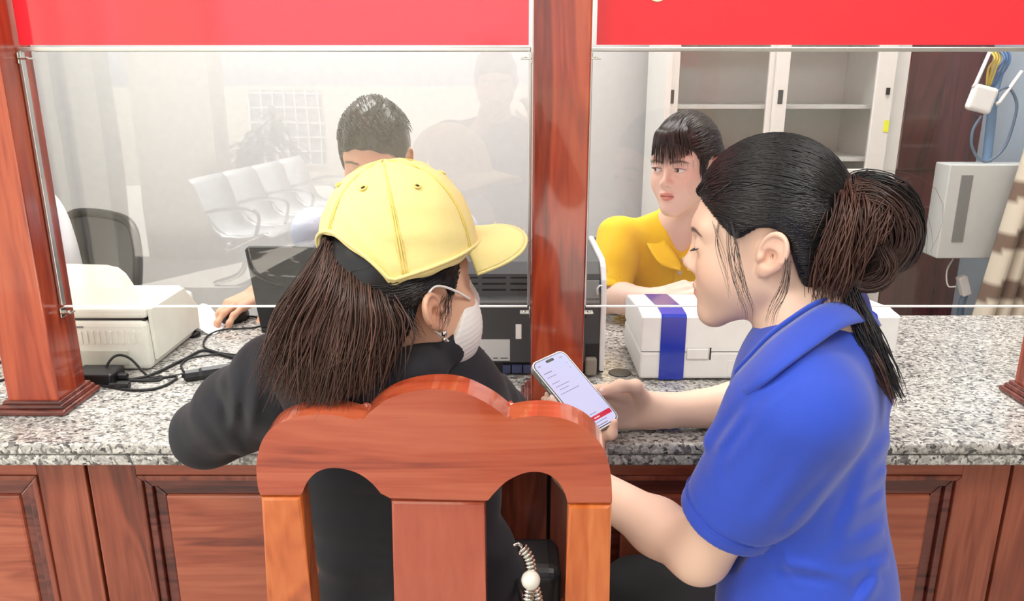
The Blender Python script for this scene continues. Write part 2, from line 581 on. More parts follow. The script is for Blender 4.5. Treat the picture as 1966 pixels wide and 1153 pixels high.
# ------------------------------------------------------------------ posts
PX = [(-0.890, 'left red-brown wooden post standing on the granite counter'), (0.083, 'middle red-brown wooden post between the two glass screens'),
      (1.040, 'right wooden post at the edge of the photo on the counter')]
for x, lb in PX:
    t = empty('wooden_post', (x, 1.378, CT), lb, 'post', 'counter posts')
    hw = 0.0475
    box('shaft', (x - hw, 1.331, CT + 0.001), (x + hw, 1.426, 3.0), M_post, t, 0.003)
    bm = bmesh.new()
    bm_box(bm, (x - hw - 0.018, 1.331 - 0.018, CT + 0.0005), (x + hw + 0.018, 1.426 + 0.018, CT + 0.012), 0.004)
    bm_box(bm, (x - hw - 0.012, 1.331 - 0.012, CT + 0.010), (x + hw + 0.012, 1.426 + 0.012, CT + 0.020), 0.004)
    bm_box(bm, (x - hw - 0.007, 1.331 - 0.007, CT + 0.018), (x + hw + 0.007, 1.426 + 0.007, CT + 0.026), 0.003)
    bm_obj('base_moulding', bm, M_panel_dark, t)

# ------------------------------------------------------------------ glass screens and red fascia panels
GY = 1.385
for x0, x1, nm in ((PX[0][0] + 0.0485, PX[1][0] - 0.0485, 'left'), (PX[1][0] + 0.0485, PX[2][0] - 0.0485, 'right')):
    t = empty('glass_screen', ((x0 + x1) / 2, GY, 0.953), 'clear glass counter screen in the %s bay, hung between two posts' % nm, 'glass screen', 'counter glass screens')
    box('pane', (x0 + 0.006, GY - 0.0025, 0.953), (x1 - 0.006, GY + 0.0025, 1.4035), M_glass, t)
    # bright polished rim of the sheet
    box('bottom_rim', (x0 + 0.006, GY - 0.0027, 0.9505), (x1 - 0.006, GY + 0.0027, 0.953), M_whitepl, t)
    for xs in (x0 + 0.0032, x1 - 0.0032):
        box('side_channel', (xs - 0.003, GY - 0.006, 0.955), (xs + 0.003, GY + 0.006, 1.404), M_alu, t, 0.001)
    for xs, s in ((x0, 1), (x1, -1)):
        for z in (0.9405, 1.393):
            bm = bmesh.new()
            bm_box(bm, (xs, GY - 0.009, z - 0.009), (xs + s * 0.003, GY + 0.009, z + 0.009), 0.001)
            bm_box(bm, (xs, GY - 0.009, z - 0.002), (xs + s * 0.02, GY + 0.009, z + 0.001), 0.0008)
            c = bm_obj('clip', bm, M_steel, t)
            lathe('screw', [(0.0035, 0), (0.003, 0.0015), (0, 0.002)], (xs + s * 0.012, GY, z + 0.001), M_steel, c, 10)
    t = empty('fascia_panel', ((x0 + x1) / 2, GY, 1.412), 'glossy red fascia panel above the %s glass screen' % nm, 'panel', 'red fascia panels')
    box('backing_sheet', (x0 + 0.002, GY, 1.412), (x1 - 0.002, GY + 0.004, 1.95), M_glass, t)
    box('channel', (x0 + 0.002, GY - 0.004, 1.404), (x1 - 0.002, GY + 0.006, 1.4115), M_alu, t, 0.0015)
    ins = (0.004, 0.006) if nm == 'left' else (0.012, 0.0)
    box('red_film', (x0 + ins[0], GY - 0.0015, 1.4145 if nm == 'left' else 1.415), (x1 - ins[1], GY - 0.0001, 1.95), M_red, t)
    if nm == 'right':
        c = at(1262, -6, GY)
        a = np.linspace(math.pi * 1.05, math.pi * 1.95, 10)
        pts = [(c[0] + 0.010 * math.cos(k), GY - 0.002, c[2] + 0.0065 * math.sin(k) + 0.0) for k in a]
        tube('letter', pts, 0.0022, plain('cream_lettering', (250, 240, 205), 0.4), t, 6)

# ------------------------------------------------------------------ chair in front
CH0 = np.array([-0.10, 0.80, 1.0])
CHN = np.array([0.045, 1.0, 0.13])           # reclined back, turned a little
CHN = CHN / np.linalg.norm(CHN)
t = empty('wooden_chair', (-0.1, 1.0, 0), 'glossy reddish wooden chair with a triple-arched crest rail', 'chair')
TH = CHN * 0.034


def cp(px, py, off=0.0):
    return atp(px, py, CH0 + CHN * off, CHN)


def smooth_poly(pts, n=4, corners=()):
    """px outline: Catmull between the listed corner indices"""
    out = []
    idx = sorted(corners)
    m = len(pts)
    for a, b in zip(idx, idx[1:] + [idx[0] + m]):
        seg = [pts[k % m] for k in range(a, b + 1)]
        if len(seg) > 2:
            c = catmull(seg, n)
            out += [tuple(v) for v in c[:-1]]
        else:
            out.append(seg[0])
    return out


crest = [(498, 953), (492, 902), (499, 856), (520, 823), (560, 803), (600, 796), (645, 797), (694, 809),
         (712, 789), (745, 766), (790, 751), (840, 746), (886, 752), (930, 771), (958, 789), (977, 805),
         (1005, 800), (1042, 798), (1088, 805), (1130, 826), (1158, 860), (1172, 905), (1176, 968),
         (1090, 968), (1085, 948), (1072, 925), (1052, 910), (1028, 905), (1002, 909), (972, 924), (948, 947), (934, 964),
         (748, 959), (736, 953), (716, 929), (691, 910), (662, 900), (634, 898), (608, 906), (589, 926), (578, 953)]
corn = [0, 7, 15, 22, 23, 31, 32, 33, 40]
op = smooth_poly(crest, 4, corn)
prism('crest_rail', [cp(*p) for p in op], TH, M_chair, t, 0.010, 4)
prism('stile', [cp(*p) for p in ((499, 954), (578, 954), (598, 1153), (628, 1450), (546, 1450), (514, 1153))], TH, M_stile, t, 0.005, 2)
prism('stile', [cp(*p) for p in ((1090, 969), (1175, 969), (1170, 1153), (1160, 1450), (1080, 1450), (1085, 1153))], TH, M_stile, t, 0.005, 2)
prism('splat', [cp(*p, 0.004) for p in ((750, 961), (931, 964), (933, 1153), (936, 1450), (768, 1450), (757, 1153))], TH * 0.7, M_chair_v, t, 0.004, 2)
sl, sr = cp(540, 1450), cp(1120, 1450)
# seat, apron, legs
zs = 0.45
yl = float(np.mean([sl[1], sr[1]]))
box('seat', (-0.30, yl - 0.02, zs - 0.03), (0.115, 1.215, zs), M_chair, t, 0.01, 3)
box('back_rail', (-0.28, yl, zs), (0.10, yl + 0.03, zs + 0.03), M_chair, t, 0.004)
for x in (-0.285, 0.06):
    box('leg', (x, yl - 0.01, 0.0), (x + 0.04, yl + 0.03, zs - 0.03), M_stile, t, 0.004)
    box('leg', (x, 1.165, 0.0), (x + 0.04, 1.205, zs - 0.03), M_stile, t, 0.004)
    box('apron', (x + 0.008, yl + 0.03, zs - 0.09), (x + 0.032, 1.165, zs - 0.03), M_chair, t, 0.002)
box('apron', (-0.245, 1.172, zs - 0.09), (0.06, 1.196, zs - 0.03), M_chair, t, 0.002)
# ------------------------------------------------------------------ ivory sheet-fed printer behind the left post
t = empty('desktop_printer', (-0.92, 1.66, CT), 'ivory desktop printer with raised rear lid beside the left post', 'printer')
x0, x1, y0, y1 = -1.075, -0.768, 1.545, 1.80
bm = bmesh.new()
bm_box(bm, (x0, y0, CT + 0.002), (x1, y1, CT + 0.112), 0.012, 3)
bm_obj('body', bm, M_ivory, t)
box('upper_cover', (x0, y0 + 0.004, CT + 0.115), (x1, y1 - 0.06, CT + 0.14), M_ivory, t, 0.008, 3)
box('seam', (x0 + 0.004, y0 + 0.008, CT + 0.11), (x1 - 0.004, y1 - 0.07, CT + 0.118), M_black, t)
prism('side_cover', [(x1, y0 + 0.012, CT + 0.135), (x1, y1 - 0.07, CT + 0.135), (x1, y1 - 0.005, CT + 0.075), (x1, y1 - 0.005, CT + 0.02), (x1, y0 + 0.02, CT + 0.02)],
      (0.008, 0, 0), M_ivory, t, 0.002)
n0 = np.array([0, -1.0, 0.75]); n0 /= np.linalg.norm(n0)
h0 = np.array([-0.92, y0 + 0.02, CT + 0.142])
lid = [(60, 592), (276, 590), (268, 572), (252, 541), (240, 523), (226, 512), (205, 508), (100, 505), (60, 507)]
prism('rear_lid', [atp(px, py, h0, n0) for px, py in lid], -n0 * 0.008, M_ivory, t, 0.003)
for i in range(15):
    xx = x0 + 0.115 + i * 0.0125
    box('vent_rib', (xx, y0 - 0.002, CT + 0.062), (xx + 0.005, y0 + 0.001, CT + 0.09), M_ivory, t, 0.0008)
bm = bmesh.new()
bm_box(bm, (x0 + 0.11, y0 - 0.003, CT + 0.014), (x1 - 0.045, y0 + 0.001, CT + 0.048), 0.003)
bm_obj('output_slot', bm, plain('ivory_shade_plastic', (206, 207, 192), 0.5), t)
box('badge', (x0 + 0.15, y0 - 0.001, CT + 0.097), (x0 + 0.175, y0 + 0.001, CT + 0.101), M_grey, t)

# ------------------------------------------------------------------ laptop
t = empty('laptop', (-0.45, 1.86, CT), 'open black laptop seen from the back of its lid', 'laptop')
pl, ptop = np.array([-0.615, 1.80, CT + 0.012]), at(467, 483, 1.735)
lx = pl[0]
prism('lid', [(lx, 1.80, CT + 0.014), (lx + 0.33, 1.80, CT + 0.014), (lx + 0.33, 1.74, CT + 0.228), (lx + 0.008, 1.74, CT + 0.228), (lx, 1.742, CT + 0.22)],
      (0, 0.008, 0.002), M_black, t, 0.002)
box('base', (lx, 1.80, CT + 0.001), (lx + 0.33, 2.0, CT + 0.014), M_black, t, 0.004)
box('hinge', (lx + 0.04, 1.797, CT + 0.008), (lx + 0.29, 1.806, CT + 0.018), M_darkgrey, t, 0.003)
# ------------------------------------------------------------------ mouse, paper, adapters, cables
mp_ = atz(440, 622, CT)
t = empty('computer_mouse', (mp_[0], mp_[1] + 0.05, CT), 'black computer mouse under the hand of the man', 'mouse')
MOUSE = np.array([mp_[0], mp_[1] + 0.045, CT])
V, F = [], []
nu, nv = 16, 7
for j in range(nv + 1):
    ph = math.pi / 2 * j / nv
    for i in range(nu):
        a = 2 * math.pi * i / nu
        rr = math.cos(ph) ** 0.55
        V.append((MOUSE[0] + 0.034 * rr * math.cos(a), MOUSE[1] + 0.052 * rr * math.sin(a), CT + 0.001 + 0.036 * math.sin(ph) ** 0.9))
for j in range(nv):
    for i in range(nu):
        F.append((j * nu + i, j * nu + (i + 1) % nu, (j + 1) * nu + (i + 1) % nu, (j + 1) * nu + i))
F.append(tuple(range(nu - 1, -1, -1)))
mesh_obj('shell', V, F, M_black, t, True)
tube('wheel', [(MOUSE[0] - 0.004, MOUSE[1] - 0.03, CT + 0.03), (MOUSE[0] + 0.004, MOUSE[1] - 0.03, CT + 0.03)], 0.008, M_darkgrey, t, 12)
tube('button_seam', [(MOUSE[0], MOUSE[1] - 0.049, CT + 0.02), (MOUSE[0], MOUSE[1] - 0.01, CT + 0.0372)], 0.0006, M_darkgrey, t, 6)


def cable(name, pix, z, r, label, cat='cable', mat=None, grp='black cables on the counter'):
    pts = [atz(p[0], p[1], CT + (p[2] if len(p) > 2 else z)) for p in pix]
    o = tube(name, pts, r, mat or M_blackrub, None, 8, 8)
    return tag(o, label, cat, grp)


cable('mouse_cable', [(462, 618), (480, 607), (510, 616), (490, 628), (430, 632), (398, 645), (392, 665), (420, 676), (470, 683)], 0.003, 0.0022, 'thin black mouse cord curling on the counter beside the laptop')
cable('power_cable', [(120, 722), (200, 727), (275, 724), (352, 690), (392, 672), (440, 684), (480, 690)], 0.004, 0.0034, 'thick black cable running past the ivory printer towards the laptop')
cable('power_cable', [(140, 724), (190, 728), (260, 730), (330, 722), (372, 714), (420, 712)], 0.003, 0.003, 'black cable lying between the printer and the power adapter')
cable('power_cable', [(150, 726), (190, 738), (222, 744), (250, 748), (290, 747), (320, 738), (345, 722)], 0.003, 0.003, 'black cable nearest the counter edge, ending in a square plug')
cable('usb_cable', [(200, 728), (206, 700, 0.03), (224, 682, 0.045), (250, 688, 0.035), (285, 722), (310, 722, 0.003), (302, 730), (250, 730), (212, 730)], 0.003, 0.0026, 'thin black cord looping up in front of the ivory printer')
cable('usb_cable', [(140, 726), (158, 708, 0.02), (172, 710, 0.015), (190, 726)], 0.003, 0.0026, 'short black cord hump right beside the left post')
cable('usb_cable', [(352, 712), (348, 700), (358, 690), (380, 684), (420, 680), (455, 684)], 0.003, 0.0022, 'thin black cord looped on the granite left of the hoodie sleeve')
cable('power_cable', [(-20, 708), (10, 690), (40, 688)], 0.003, 0.003, 'upper black cable left of the left post')
cable('power_cable', [(-20, 735), (10, 728), (36, 724)], 0.003, 0.003, 'lower black cable left of the left post')
t = empty('power_adapter', atz(395, 715, CT), 'long black power adapter with a bright tip beside the hoodie sleeve', 'adapter')
a, b = atz(352, 722, CT + 0.012), atz(450, 708, CT + 0.012)
dv = (b - a) / np.linalg.norm(b - a)
V, F = tube_data([a, a + dv * 0.004, a + dv * 0.03, a + dv * 0.036, b], [0.008, 0.012, 0.012, 0.014, 0.014], 8)
mesh_obj('brick_body', V, F, M_black, t, False)
tube('tip', [a - dv * 0.012, a], 0.004, M_steel, t, 8)
t = empty('power_adapter', atz(180, 735, CT), 'black box adapter on the counter against the left post', 'adapter')
c = atz(178, 742, CT)
box('case', (c[0] - 0.045, c[1], CT + 0.001), (c[0] + 0.04, c[1] + 0.06, CT + 0.026), M_black, t, 0.005, 3)
box('lead_collar', (c[0] + 0.04, c[1] + 0.02, CT + 0.008), (c[0] + 0.06, c[1] + 0.034, CT + 0.018), M_blackrub, t, 0.003)
t = empty('cable_plug', atz(236, 745, CT), 'small square black plug at the cable end on the granite', 'plug')
c = atz(236, 746, CT)
box('plug_body', (c[0] - 0.014, c[1] - 0.006, CT + 0.001), (c[0] + 0.014, c[1] + 0.010, CT + 0.014), M_black, t, 0.003)
box('strain_relief', (c[0] - 0.028, c[1] - 0.002, CT + 0.004), (c[0] - 0.014, c[1] + 0.006, CT + 0.011), M_blackrub, t, 0.002)
# curled sheet of paper
nx, ny = 10, 6
V, F = [], []
c0 = atz(352, 648, CT)
for j in range(ny + 1):
    for i in range(nx + 1):
        u, v = i / nx, j / ny
        V.append((c0[0] - 0.04 + 0.11 * u, c0[1] + 0.02 + 0.10 * v, CT + 0.002 + 0.05 * math.sin(min(1, u * 1.15) * math.pi) ** 1.4 * (0.5 + 0.5 * v)))
for j in range(ny):
    for i in range(nx):
        k = j * (nx + 1) + i
        F.append((k, k + 1, k + nx + 2, k + nx + 1))
o = mesh_obj('paper_sheet', V, F, M_paper, None, True)
m = o.modifiers.new('t', 'SOLIDIFY'); m.thickness = 0.0004
tag(o, 'white sheet of paper curling up beside the ivory printer', 'paper')
t = empty('small_cap', atz(370, 640, CT), 'small round black cap lying on the granite by the paper', 'cap')
c = atz(372, 645, CT)
lathe('cap_body', [(0.016, 0.0), (0.016, 0.008), (0.012, 0.011), (0.0, 0.011)], (c[0], c[1], CT + 0.001), M_black, t)
lathe('cap_knob', [(0.006, 0.0), (0.006, 0.005), (0.0, 0.006)], (c[0], c[1], CT + 0.012), M_black, t, 12)

# ------------------------------------------------------------------ charcoal passbook printer behind the middle post
t = empty('passbook_printer', (0.03, 1.66, CT), 'charcoal passbook printer with white end casing behind the middle post', 'printer')
x0, x1, y0, y1 = -0.140, 0.183, 1.52, 1.80
prism('body', [(x0, y0, CT + 0.03), (x0, y0, CT + 0.165), (x0, y0 + 0.012, CT + 0.172), (x0, y0 + 0.02, CT + 0.215), (x0, y0 + 0.045, CT + 0.235), (x0, y1, CT + 0.235), (x0, y1, CT + 0.03)],
      (x1 - x0, 0, 0), M_darkgrey, t, 0.004, 2)
box('plinth', (x0 + 0.01, y0 + 0.006, CT + 0.004), (x1 - 0.01, y1 - 0.01, CT + 0.03), M_black, t, 0.003)
for xx in (x0 + 0.03, x1 - 0.03):
    for yy in (y0 + 0.03, y1 - 0.03):
        lathe('foot', [(0.01, 0), (0.01, 0.005)], (xx, yy, CT), M_blackrub, t, 12)
for k, zz in enumerate((0.181, 0.193, 0.205)):
    yy = y0 + 0.012 + 0.2 * (zz - 0.172)
    for xx in np.arange(x0 + 0.02, x0 + 0.14, 0.058):
        box('vent_slot', (xx, yy - 0.0005, CT + zz), (xx + 0.05, yy + 0.004, CT + zz + 0.0045), M_black, t, 0.001)
box('rear_ledge', (x0 + 0.004, y0 - 0.002, CT + 0.158), (x1 - 0.004, y0 + 0.004, CT + 0.164), M_grey, t, 0.001)
a, b = at(868, 651, y0), at(979, 692, y0)
o = box('rating_label', (a[0], y0 - 0.0008, b[2]), (b[0], y0 + 0.0005, a[2]), plain('label_grey', (196, 198, 198), 0.5), t)
bm = bmesh.new()
for k, (xa, xb, yy) in enumerate(((893, 930, 671), (893, 908, 675), (893, 934, 678.5), (893, 925, 682), (893, 941, 686), (947, 956, 686), (961, 975, 686), (881, 884, 656), (881, 884, 660), (881, 884, 664))):
    p, q = at(xa, yy, y0), at(xb, yy + 1.6, y0)
    bm_box(bm, (p[0], y0 - 0.0012, q[2]), (q[0], y0 - 0.0007, p[2]))
bm_obj('label_print', bm, M_darkgrey, o)
a, b = at(990, 622, y0), at(1001, 650, y0)
box('barcode_sticker', (a[0], y0 - 0.0008, b[2]), (b[0], y0 + 0.0005, a[2]), M_whitepl, t)
for (xa, xb) in ((965, 980), (983, 1002), (1005, 1020)):
    p, q = at(xa, 701, y0), at(xb, 720, y0)
    o = box('port', (p[0], y0 - 0.003, max(CT + 0.006, q[2])), (q[0], y0 + 0.008, p[2]), plain('port_blue', (66, 72, 108), 0.35), t, 0.001)
p, q = at(1124, 658, y0), at(1158, 716, y0)
box('lever_recess', (p[0], y0 - 0.001, max(q[2], CT + 0.006)), (q[0], y0 + 0.01, p[2]), M_black, t, 0.002)
p, q = at(1124, 684, y0), at(1144, 722, y0)
box('lever', (p[0], y0 - 0.014, max(q[2], CT + 0.004)), (q[0], y0 + 0.004, p[2]), plain('lever_taupe', (146, 138, 126), 0.45), t, 0.005, 3)
p = at(1119, 607, y0)
lathe('lock', [(0.006, 0), (0.006, 0.003), (0.003, 0.004), (0.0, 0.004)], (p[0], y0, p[2]), M_black, t, 14, 'y')
# white end casing, a curved lip
prof = [(y0 - 0.004, 0.012), (y0 - 0.004, 0.16), (y0 + 0.006, 0.205), (y0 + 0.022, 0.23), (y0 + 0.05, 0.242), (y1 + 0.004, 0.242), (y1 + 0.004, 0.012)]
prism('end_casing', [(x1 - 0.001, a_, CT + b_) for a_, b_ in prof], (0.011, 0, 0), M_whitepl, t, 0.003)
prism('clear_flap', [(x1 - 0.06, y0 - 0.004, CT + 0.17), (x1 - 0.005, y0 - 0.004, CT + 0.17), (x1 - 0.005, y0 + 0.004, CT + 0.205), (x1 - 0.06, y0 + 0.004, CT + 0.205)], (0, 0.002, 0), M_grey, t, 0.0005)
tube('hook', [at(1147, 565, y0 - 0.008), at(1147, 553, y0 - 0.008), at(1152, 548, y0 - 0.008), at(1157, 549, y0 - 0.008)], 0.002, M_whitepl, t, 6)

# ------------------------------------------------------------------ white printer with blue packing tape
t = empty('white_printer', (0.53, 1.6, CT), 'white printer bound with blue packing tape on the counter', 'printer')
x0, x1, y0, y1 = 0.262, 0.785, 1.490, 1.715
zc_ = CT + 0.063
box('base_case', (x0, y0, CT + 0.004), (x1, y1, zc_), M_whitepl, t, 0.006, 3)
box('parting_line', (x0 + 0.004, y0 + 0.004, zc_ - 0.001), (x1 - 0.004, y1 - 0.004, zc_ + 0.003), M_grey, t)
bm = bmesh.new()
pr = [(y0, zc_ + 0.002), (y0, CT + 0.136), (y0 + 0.004, CT + 0.141), (y0 + 0.05, CT + 0.1435), (y1 - 0.02, CT + 0.128), (y1, CT + 0.118), (y1, zc_ + 0.002)]
bm.free()
prism('top_case', [(x0, a_, b_) for a_, b_ in pr], (x1 - x0, 0, 0), M_whitepl, t, 0.004)
box('lid_rib', (x0 + 0.17, y0 + 0.06, CT + 0.137), (x1 - 0.06, y0 + 0.075, CT + 0.149), M_whitepl, t, 0.003)
for px in (1268,):
    a, b = at(1268, 650, y0), at(1316, 650, y0)
    tp = [(y0 - 0.0012, CT + 0.004), (y0 - 0.0012, CT + 0.1375), (y0 + 0.004, CT + 0.1427), (y0 + 0.05, CT + 0.1450), (y1 - 0.02, CT + 0.1292), (y1 + 0.001, CT + 0.119), (y1 + 0.001, CT + 0.004)]
    V = [(a[0], p, q) for p, q in tp] + [(b[0], p, q) for p, q in tp]
    n = len(tp)
    o = mesh_obj('packing_tape', V, [(i, i + 1, n + i + 1, n + i) for i in range(n - 1)], M_bluetape, t)
    o.modifiers.new('t', 'SOLIDIFY').thickness = 0.0004
    V2 = [(v[0] + 0.385, v[1], v[2]) for v in V]
    o = mesh_obj('packing_tape', V2, [(i, i + 1, n + i + 1, n + i) for i in range(n - 1)], M_bluetape, t)
    o.modifiers.new('t', 'SOLIDIFY').thickness = 0.0004
p, q = at(1318, 667, y0), at(1364, 690, y0)
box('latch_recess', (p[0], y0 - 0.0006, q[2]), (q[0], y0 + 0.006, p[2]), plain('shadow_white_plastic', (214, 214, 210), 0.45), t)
box('latch', (p[0] + 0.001, y0 - 0.004, q[2] + 0.002), (q[0] - 0.006, y0 + 0.004, p[2] - 0.002), M_whitepl, t, 0.002)
box('latch_gap', (q[0] - 0.003, y0 - 0.001, q[2]), (q[0], y0 + 0.004, p[2]), M_black, t)
box('handle_nub', (0.405, y0 + 0.02, CT + 0.14), (0.425, y0 + 0.045, CT + 0.152), M_whitepl, t, 0.004)
p, q = at(1398, 692, y0), at(1450, 722, y0)
box('tray_panel', (p[0], y0 - 0.0012, q[2]), (q[0], y0 + 0.001, p[2]), M_whitepl, t, 0.0005)
for xx in (x0 + 0.03, x1 - 0.03):
    for yy in (y0 + 0.03, y1 - 0.03):
        lathe('foot', [(0.01, 0), (0.01, 0.006)], (xx, yy, CT), M_blackrub, t, 12)
# clear bag with papers at the right end of the printer
c = atz(1745, 640, CT)
V, F = [], []
nx, ny = 12, 8
for j in range(ny + 1):
    for i in range(nx + 1):
        u, v = i / nx, j / ny
        z = 0.018 * (1 - u) * (0.6 + 0.4 * math.sin(v * 3)) + 0.004 * math.sin(u * 17 + v * 5) * (1 - u)
        V.append((0.815 + 0.075 * u * (1 - 0.35 * abs(v - 0.4)), c[1] - 0.06 + 0.16 * v, CT + 0.003 + max(0, z)))
for j in range(ny):
    for i in range(nx):
        k = j * (nx + 1) + i
        F.append((k, k + 1, k + nx + 2, k + nx + 1))
o = mesh_obj('plastic_sleeve', V, F, plain('milky_plastic', (226, 228, 236), 0.2, bump=0.2, bscale=60), None, True)
o.modifiers.new('t', 'SOLIDIFY').thickness = 0.0008
tag(o, 'crumpled milky plastic sleeve lying at the right end of the white printer', 'plastic sleeve')

# ------------------------------------------------------------------ office: metal cabinet with sliding glass doors
CY = 2.80
t = empty('glass_cabinet', (0.95, CY + 0.2, 0), 'white metal office cabinet with sliding glass doors and inner shelves', 'cabinet')
xl, xr = at(1276, 200, CY)[0], at(1722, 120, CY)[0]
zb = at(1600, 338, CY)[2]
box('back_sheet', (xl, CY + 0.37, 0), (xr, CY + 0.38, 1.85), M_whitepaint, t)
box('side_sheet', (xl, CY, 0), (xl + 0.02, CY + 0.37, 1.85), M_whitepaint, t)
box('side_sheet', (xr - 0.02, CY, 0), (xr, CY + 0.37, 1.85), M_whitepaint, t)
box('top_sheet', (xl, CY, 1.83), (xr, CY + 0.37, 1.85), M_whitepaint, t)
box('lower_body', (xl + 0.02, CY + 0.01, 0.0), (xr - 0.02, CY + 0.37, zb - 0.03), M_whitepaint, t)
zsf = at(1400, 203, CY)[2]
for z in (zb + 0.06, zsf, zsf + 0.3):
    box('shelf', (xl + 0.02, CY + 0.05, z - 0.012), (xr - 0.02, CY + 0.36, z), M_whitepaint, t)
for k, (pa, pb, yy) in enumerate(((1282, 1497, CY + 0.022), (1490, 1708, CY))):
    xa, xb = at(pa, 150, CY)[0], at(pb, 150, CY)[0]
    dd = empty('sliding_door', ((xa + xb) / 2, yy, zb))
    par(dd, t)
    fw = 0.045
    bm = bmesh.new()
    for lo, hi in (((xa, yy, zb - 0.02), (xa + fw, yy + 0.018, 1.82)), ((xb - fw * (0.7 if k == 0 else 1.0), yy, zb - 0.02), (xb, yy + 0.018, 1.82)),
                   ((xa + fw, yy, zb - 0.02), (xb - fw * 0.7, yy + 0.018, zb + 0.025)), ((xa + fw, yy, 1.78), (xb - fw * 0.7, yy + 0.018, 1.82))):
        bm_box(bm, lo, hi, 0.002)
    bm_obj('door_frame', bm, M_whitepaint, dd)
    box('pane', (xa + fw - 0.004, yy + 0.007, zb + 0.02), (xb - fw * 0.7 + 0.004, yy + 0.011, 1.785), M_cabglass, dd)
    zz = at(pa, 185, CY)[2]
    box('finger_pull', (xa + 0.012, yy - 0.002, zz - 0.025), (xa + 0.03, yy + 0.002, zz + 0.022), M_darkgrey, dd, 0.002)
zz = at(1711, 175, CY)[2]
box('lock', (xr - 0.026, CY - 0.005, zz - 0.012), (xr - 0.012, CY + 0.0, zz + 0.012), M_black, t, 0.002)
zz = at(1725, 242, CY)[2]
box('sticker', (xr - 0.018, CY - 0.0015, zz - 0.02), (xr, CY - 0.0003, zz + 0.02), plain('lime_sticker', (232, 240, 50), 0.5), t)
# corner trim between cabinet and door
struct(box('trim_1', (xr + 0.02, CY + 0.05, 0), (xr + 0.07, CY + 0.10, 3.0), M_whitepaint))

# ------------------------------------------------------------------ router, cables, box, curtain at the right
RY = 2.80
c = at(1885, 190, RY)
t = empty('wifi_router', c, 'white rounded router with two antennas hanging on the wall', 'router')
Mx = Matrix.Translation(Vector(c)) @ Matrix.Rotation(R(14), 4, 'Y')
box('router_case', (-0.046, -0.012, -0.046), (0.046, 0.016, 0.046), M_whitepl, t, 0.022, 4, Mx)
tube('antenna', [at(1868, 168, RY), at(1874, 160, RY), at(1900, 100, RY)], [0.006, 0.007, 0.006], M_whitepl, t, 8)
tube('antenna', [at(1912, 200, RY), at(1919, 196, RY), at(1962, 136, RY)], [0.006, 0.007, 0.006], M_whitepl, t, 8)
tag(tube('network_cable', [at(1884, 222, RY), at(1868, 250, RY), at(1866, 280, RY), at(1880, 305, RY), at(1900, 308, RY), at(1930, 280, RY), at(1950, 220, RY), at(1950, 190, RY), at(1935, 168, RY), at(1915, 175, RY)],
     0.005, plain('slate_cable', (92, 110, 132), 0.5), None, 8, 8), 'looping grey-blue network cable hanging under the router', 'cable')
for k, (nm, col, x, lb) in enumerate((('yellow_cable', (214, 190, 90), 1906, 'yellow cables bunched above the router'), ('blue_cable', (84, 120, 170), 1925, 'blue cables bunched above the router'))):
    o = empty(nm, at(x, 110, RY + 0.01), lb, 'cable')
    for j in range(3):
        tube('strand', [at(x - 10 + 9 * j, 92, RY + 0.03), at(x + 4 + 5 * j, 112, RY + 0.0 + 0.01 * j), at(x - 8 + 7 * j, 132, RY + 0.02), at(x - 12 - 10 * k + 3 * j, 165, RY + 0.035)], 0.004, plain(nm + '_jacket', col, 0.5), o, 6, 6)
tag(tube('cable_bundle', [at(1918, 140, 2.845), at(1908, 180, 2.845), at(1902, 240, 2.845), at(1893, 320, 2.845)], 0.016, plain('bundle_blue', (110, 146, 182), 0.6), None, 8, 6), 'pale blue cable trunk running down the wall edge behind the router', 'cable')
t = empty('junction_box', at(1890, 400, 2.80), 'light grey electrical box with dark slot below the router', 'electrical box')
BYY = 2.76
a, b = at(1836, 316, BYY), at(2040, 496, BYY)
box('case', (a[0] - 0.02, BYY, b[2]), (b[0], 2.86, a[2]), plain('box_grey', (206, 210, 208), 0.45), t, 0.004)
a, b = at(1856, 336, BYY), at(1852, 464, BYY)
box('slot_window', (a[0] - 0.018, BYY - 0.002, b[2]), (a[0] + 0.024, BYY + 0.002, a[2]), M_grey, t, 0.001)
t = empty('wall_adapter', at(1850, 548, 2.7), 'small white plug adapter hanging on cords below the electrical box', 'adapter')
c = at(1850, 548, 2.80)
box('adapter_case', (-0.016, -0.015, -0.038), (0.016, 0.015, 0.038), M_whitepl, t, 0.004, 2, Matrix.Translation(Vector(c)) @ Matrix.Rotation(R(-22), 4, 'Y'))
tube('cord', [at(1835, 550, 2.80), at(1820, 548, 2.81), at(1818, 520, 2.83), at(1830, 496, 2.85)], 0.003, M_whitepl, t, 6, 6)
tube('cord', [at(1852, 566, 2.80), at(1845, 590, 2.81), at(1840, 640, 2.83)], 0.012, plain('cord_blue', (96, 118, 142), 0.6), t, 6, 6)
# striped curtain, gathered and pulled to one side
CUY = 2.66
V, F, C_ = [], [], []
nu, nvv = 72, 40
tl, tr = at(1985, 250, CUY), at(2130, 250, CUY)
bl, br = at(1860, 640, CUY), at(2040, 640, CUY)
cw, cb = np.array(lin((214, 204, 186))[:3]), np.array(lin((116, 94, 80))[:3])
for j in range(nvv + 1):
    v = j / nvv
    A_, B_ = tl + (bl - tl) * v, tr + (br - tr) * v
    for i in range(nu + 1):
        u = i / nu
        p = A_ + (B_ - A_) * u
        p = p + np.array([0.012 * math.cos(u * 38), 0.035 * math.sin(u * 38 + 0.3 * v), 0])
        V.append(p)
        s = (v + 0.04 * math.sin(u * 6)) * 4.0
        C_.append(cb if (s % 1.0) < 0.38 and s > 0.6 else cw)
for j in range(nvv):
    for i in range(nu):
        k = j * (nu + 1) + i
        F.append((k, k + 1, k + nu + 2, k + nu + 1))
o = mesh_obj('curtain', V, F, tinted('curtain_cloth', 0.8, bump=0.1, bscale=500), None, True, np.array(C_))
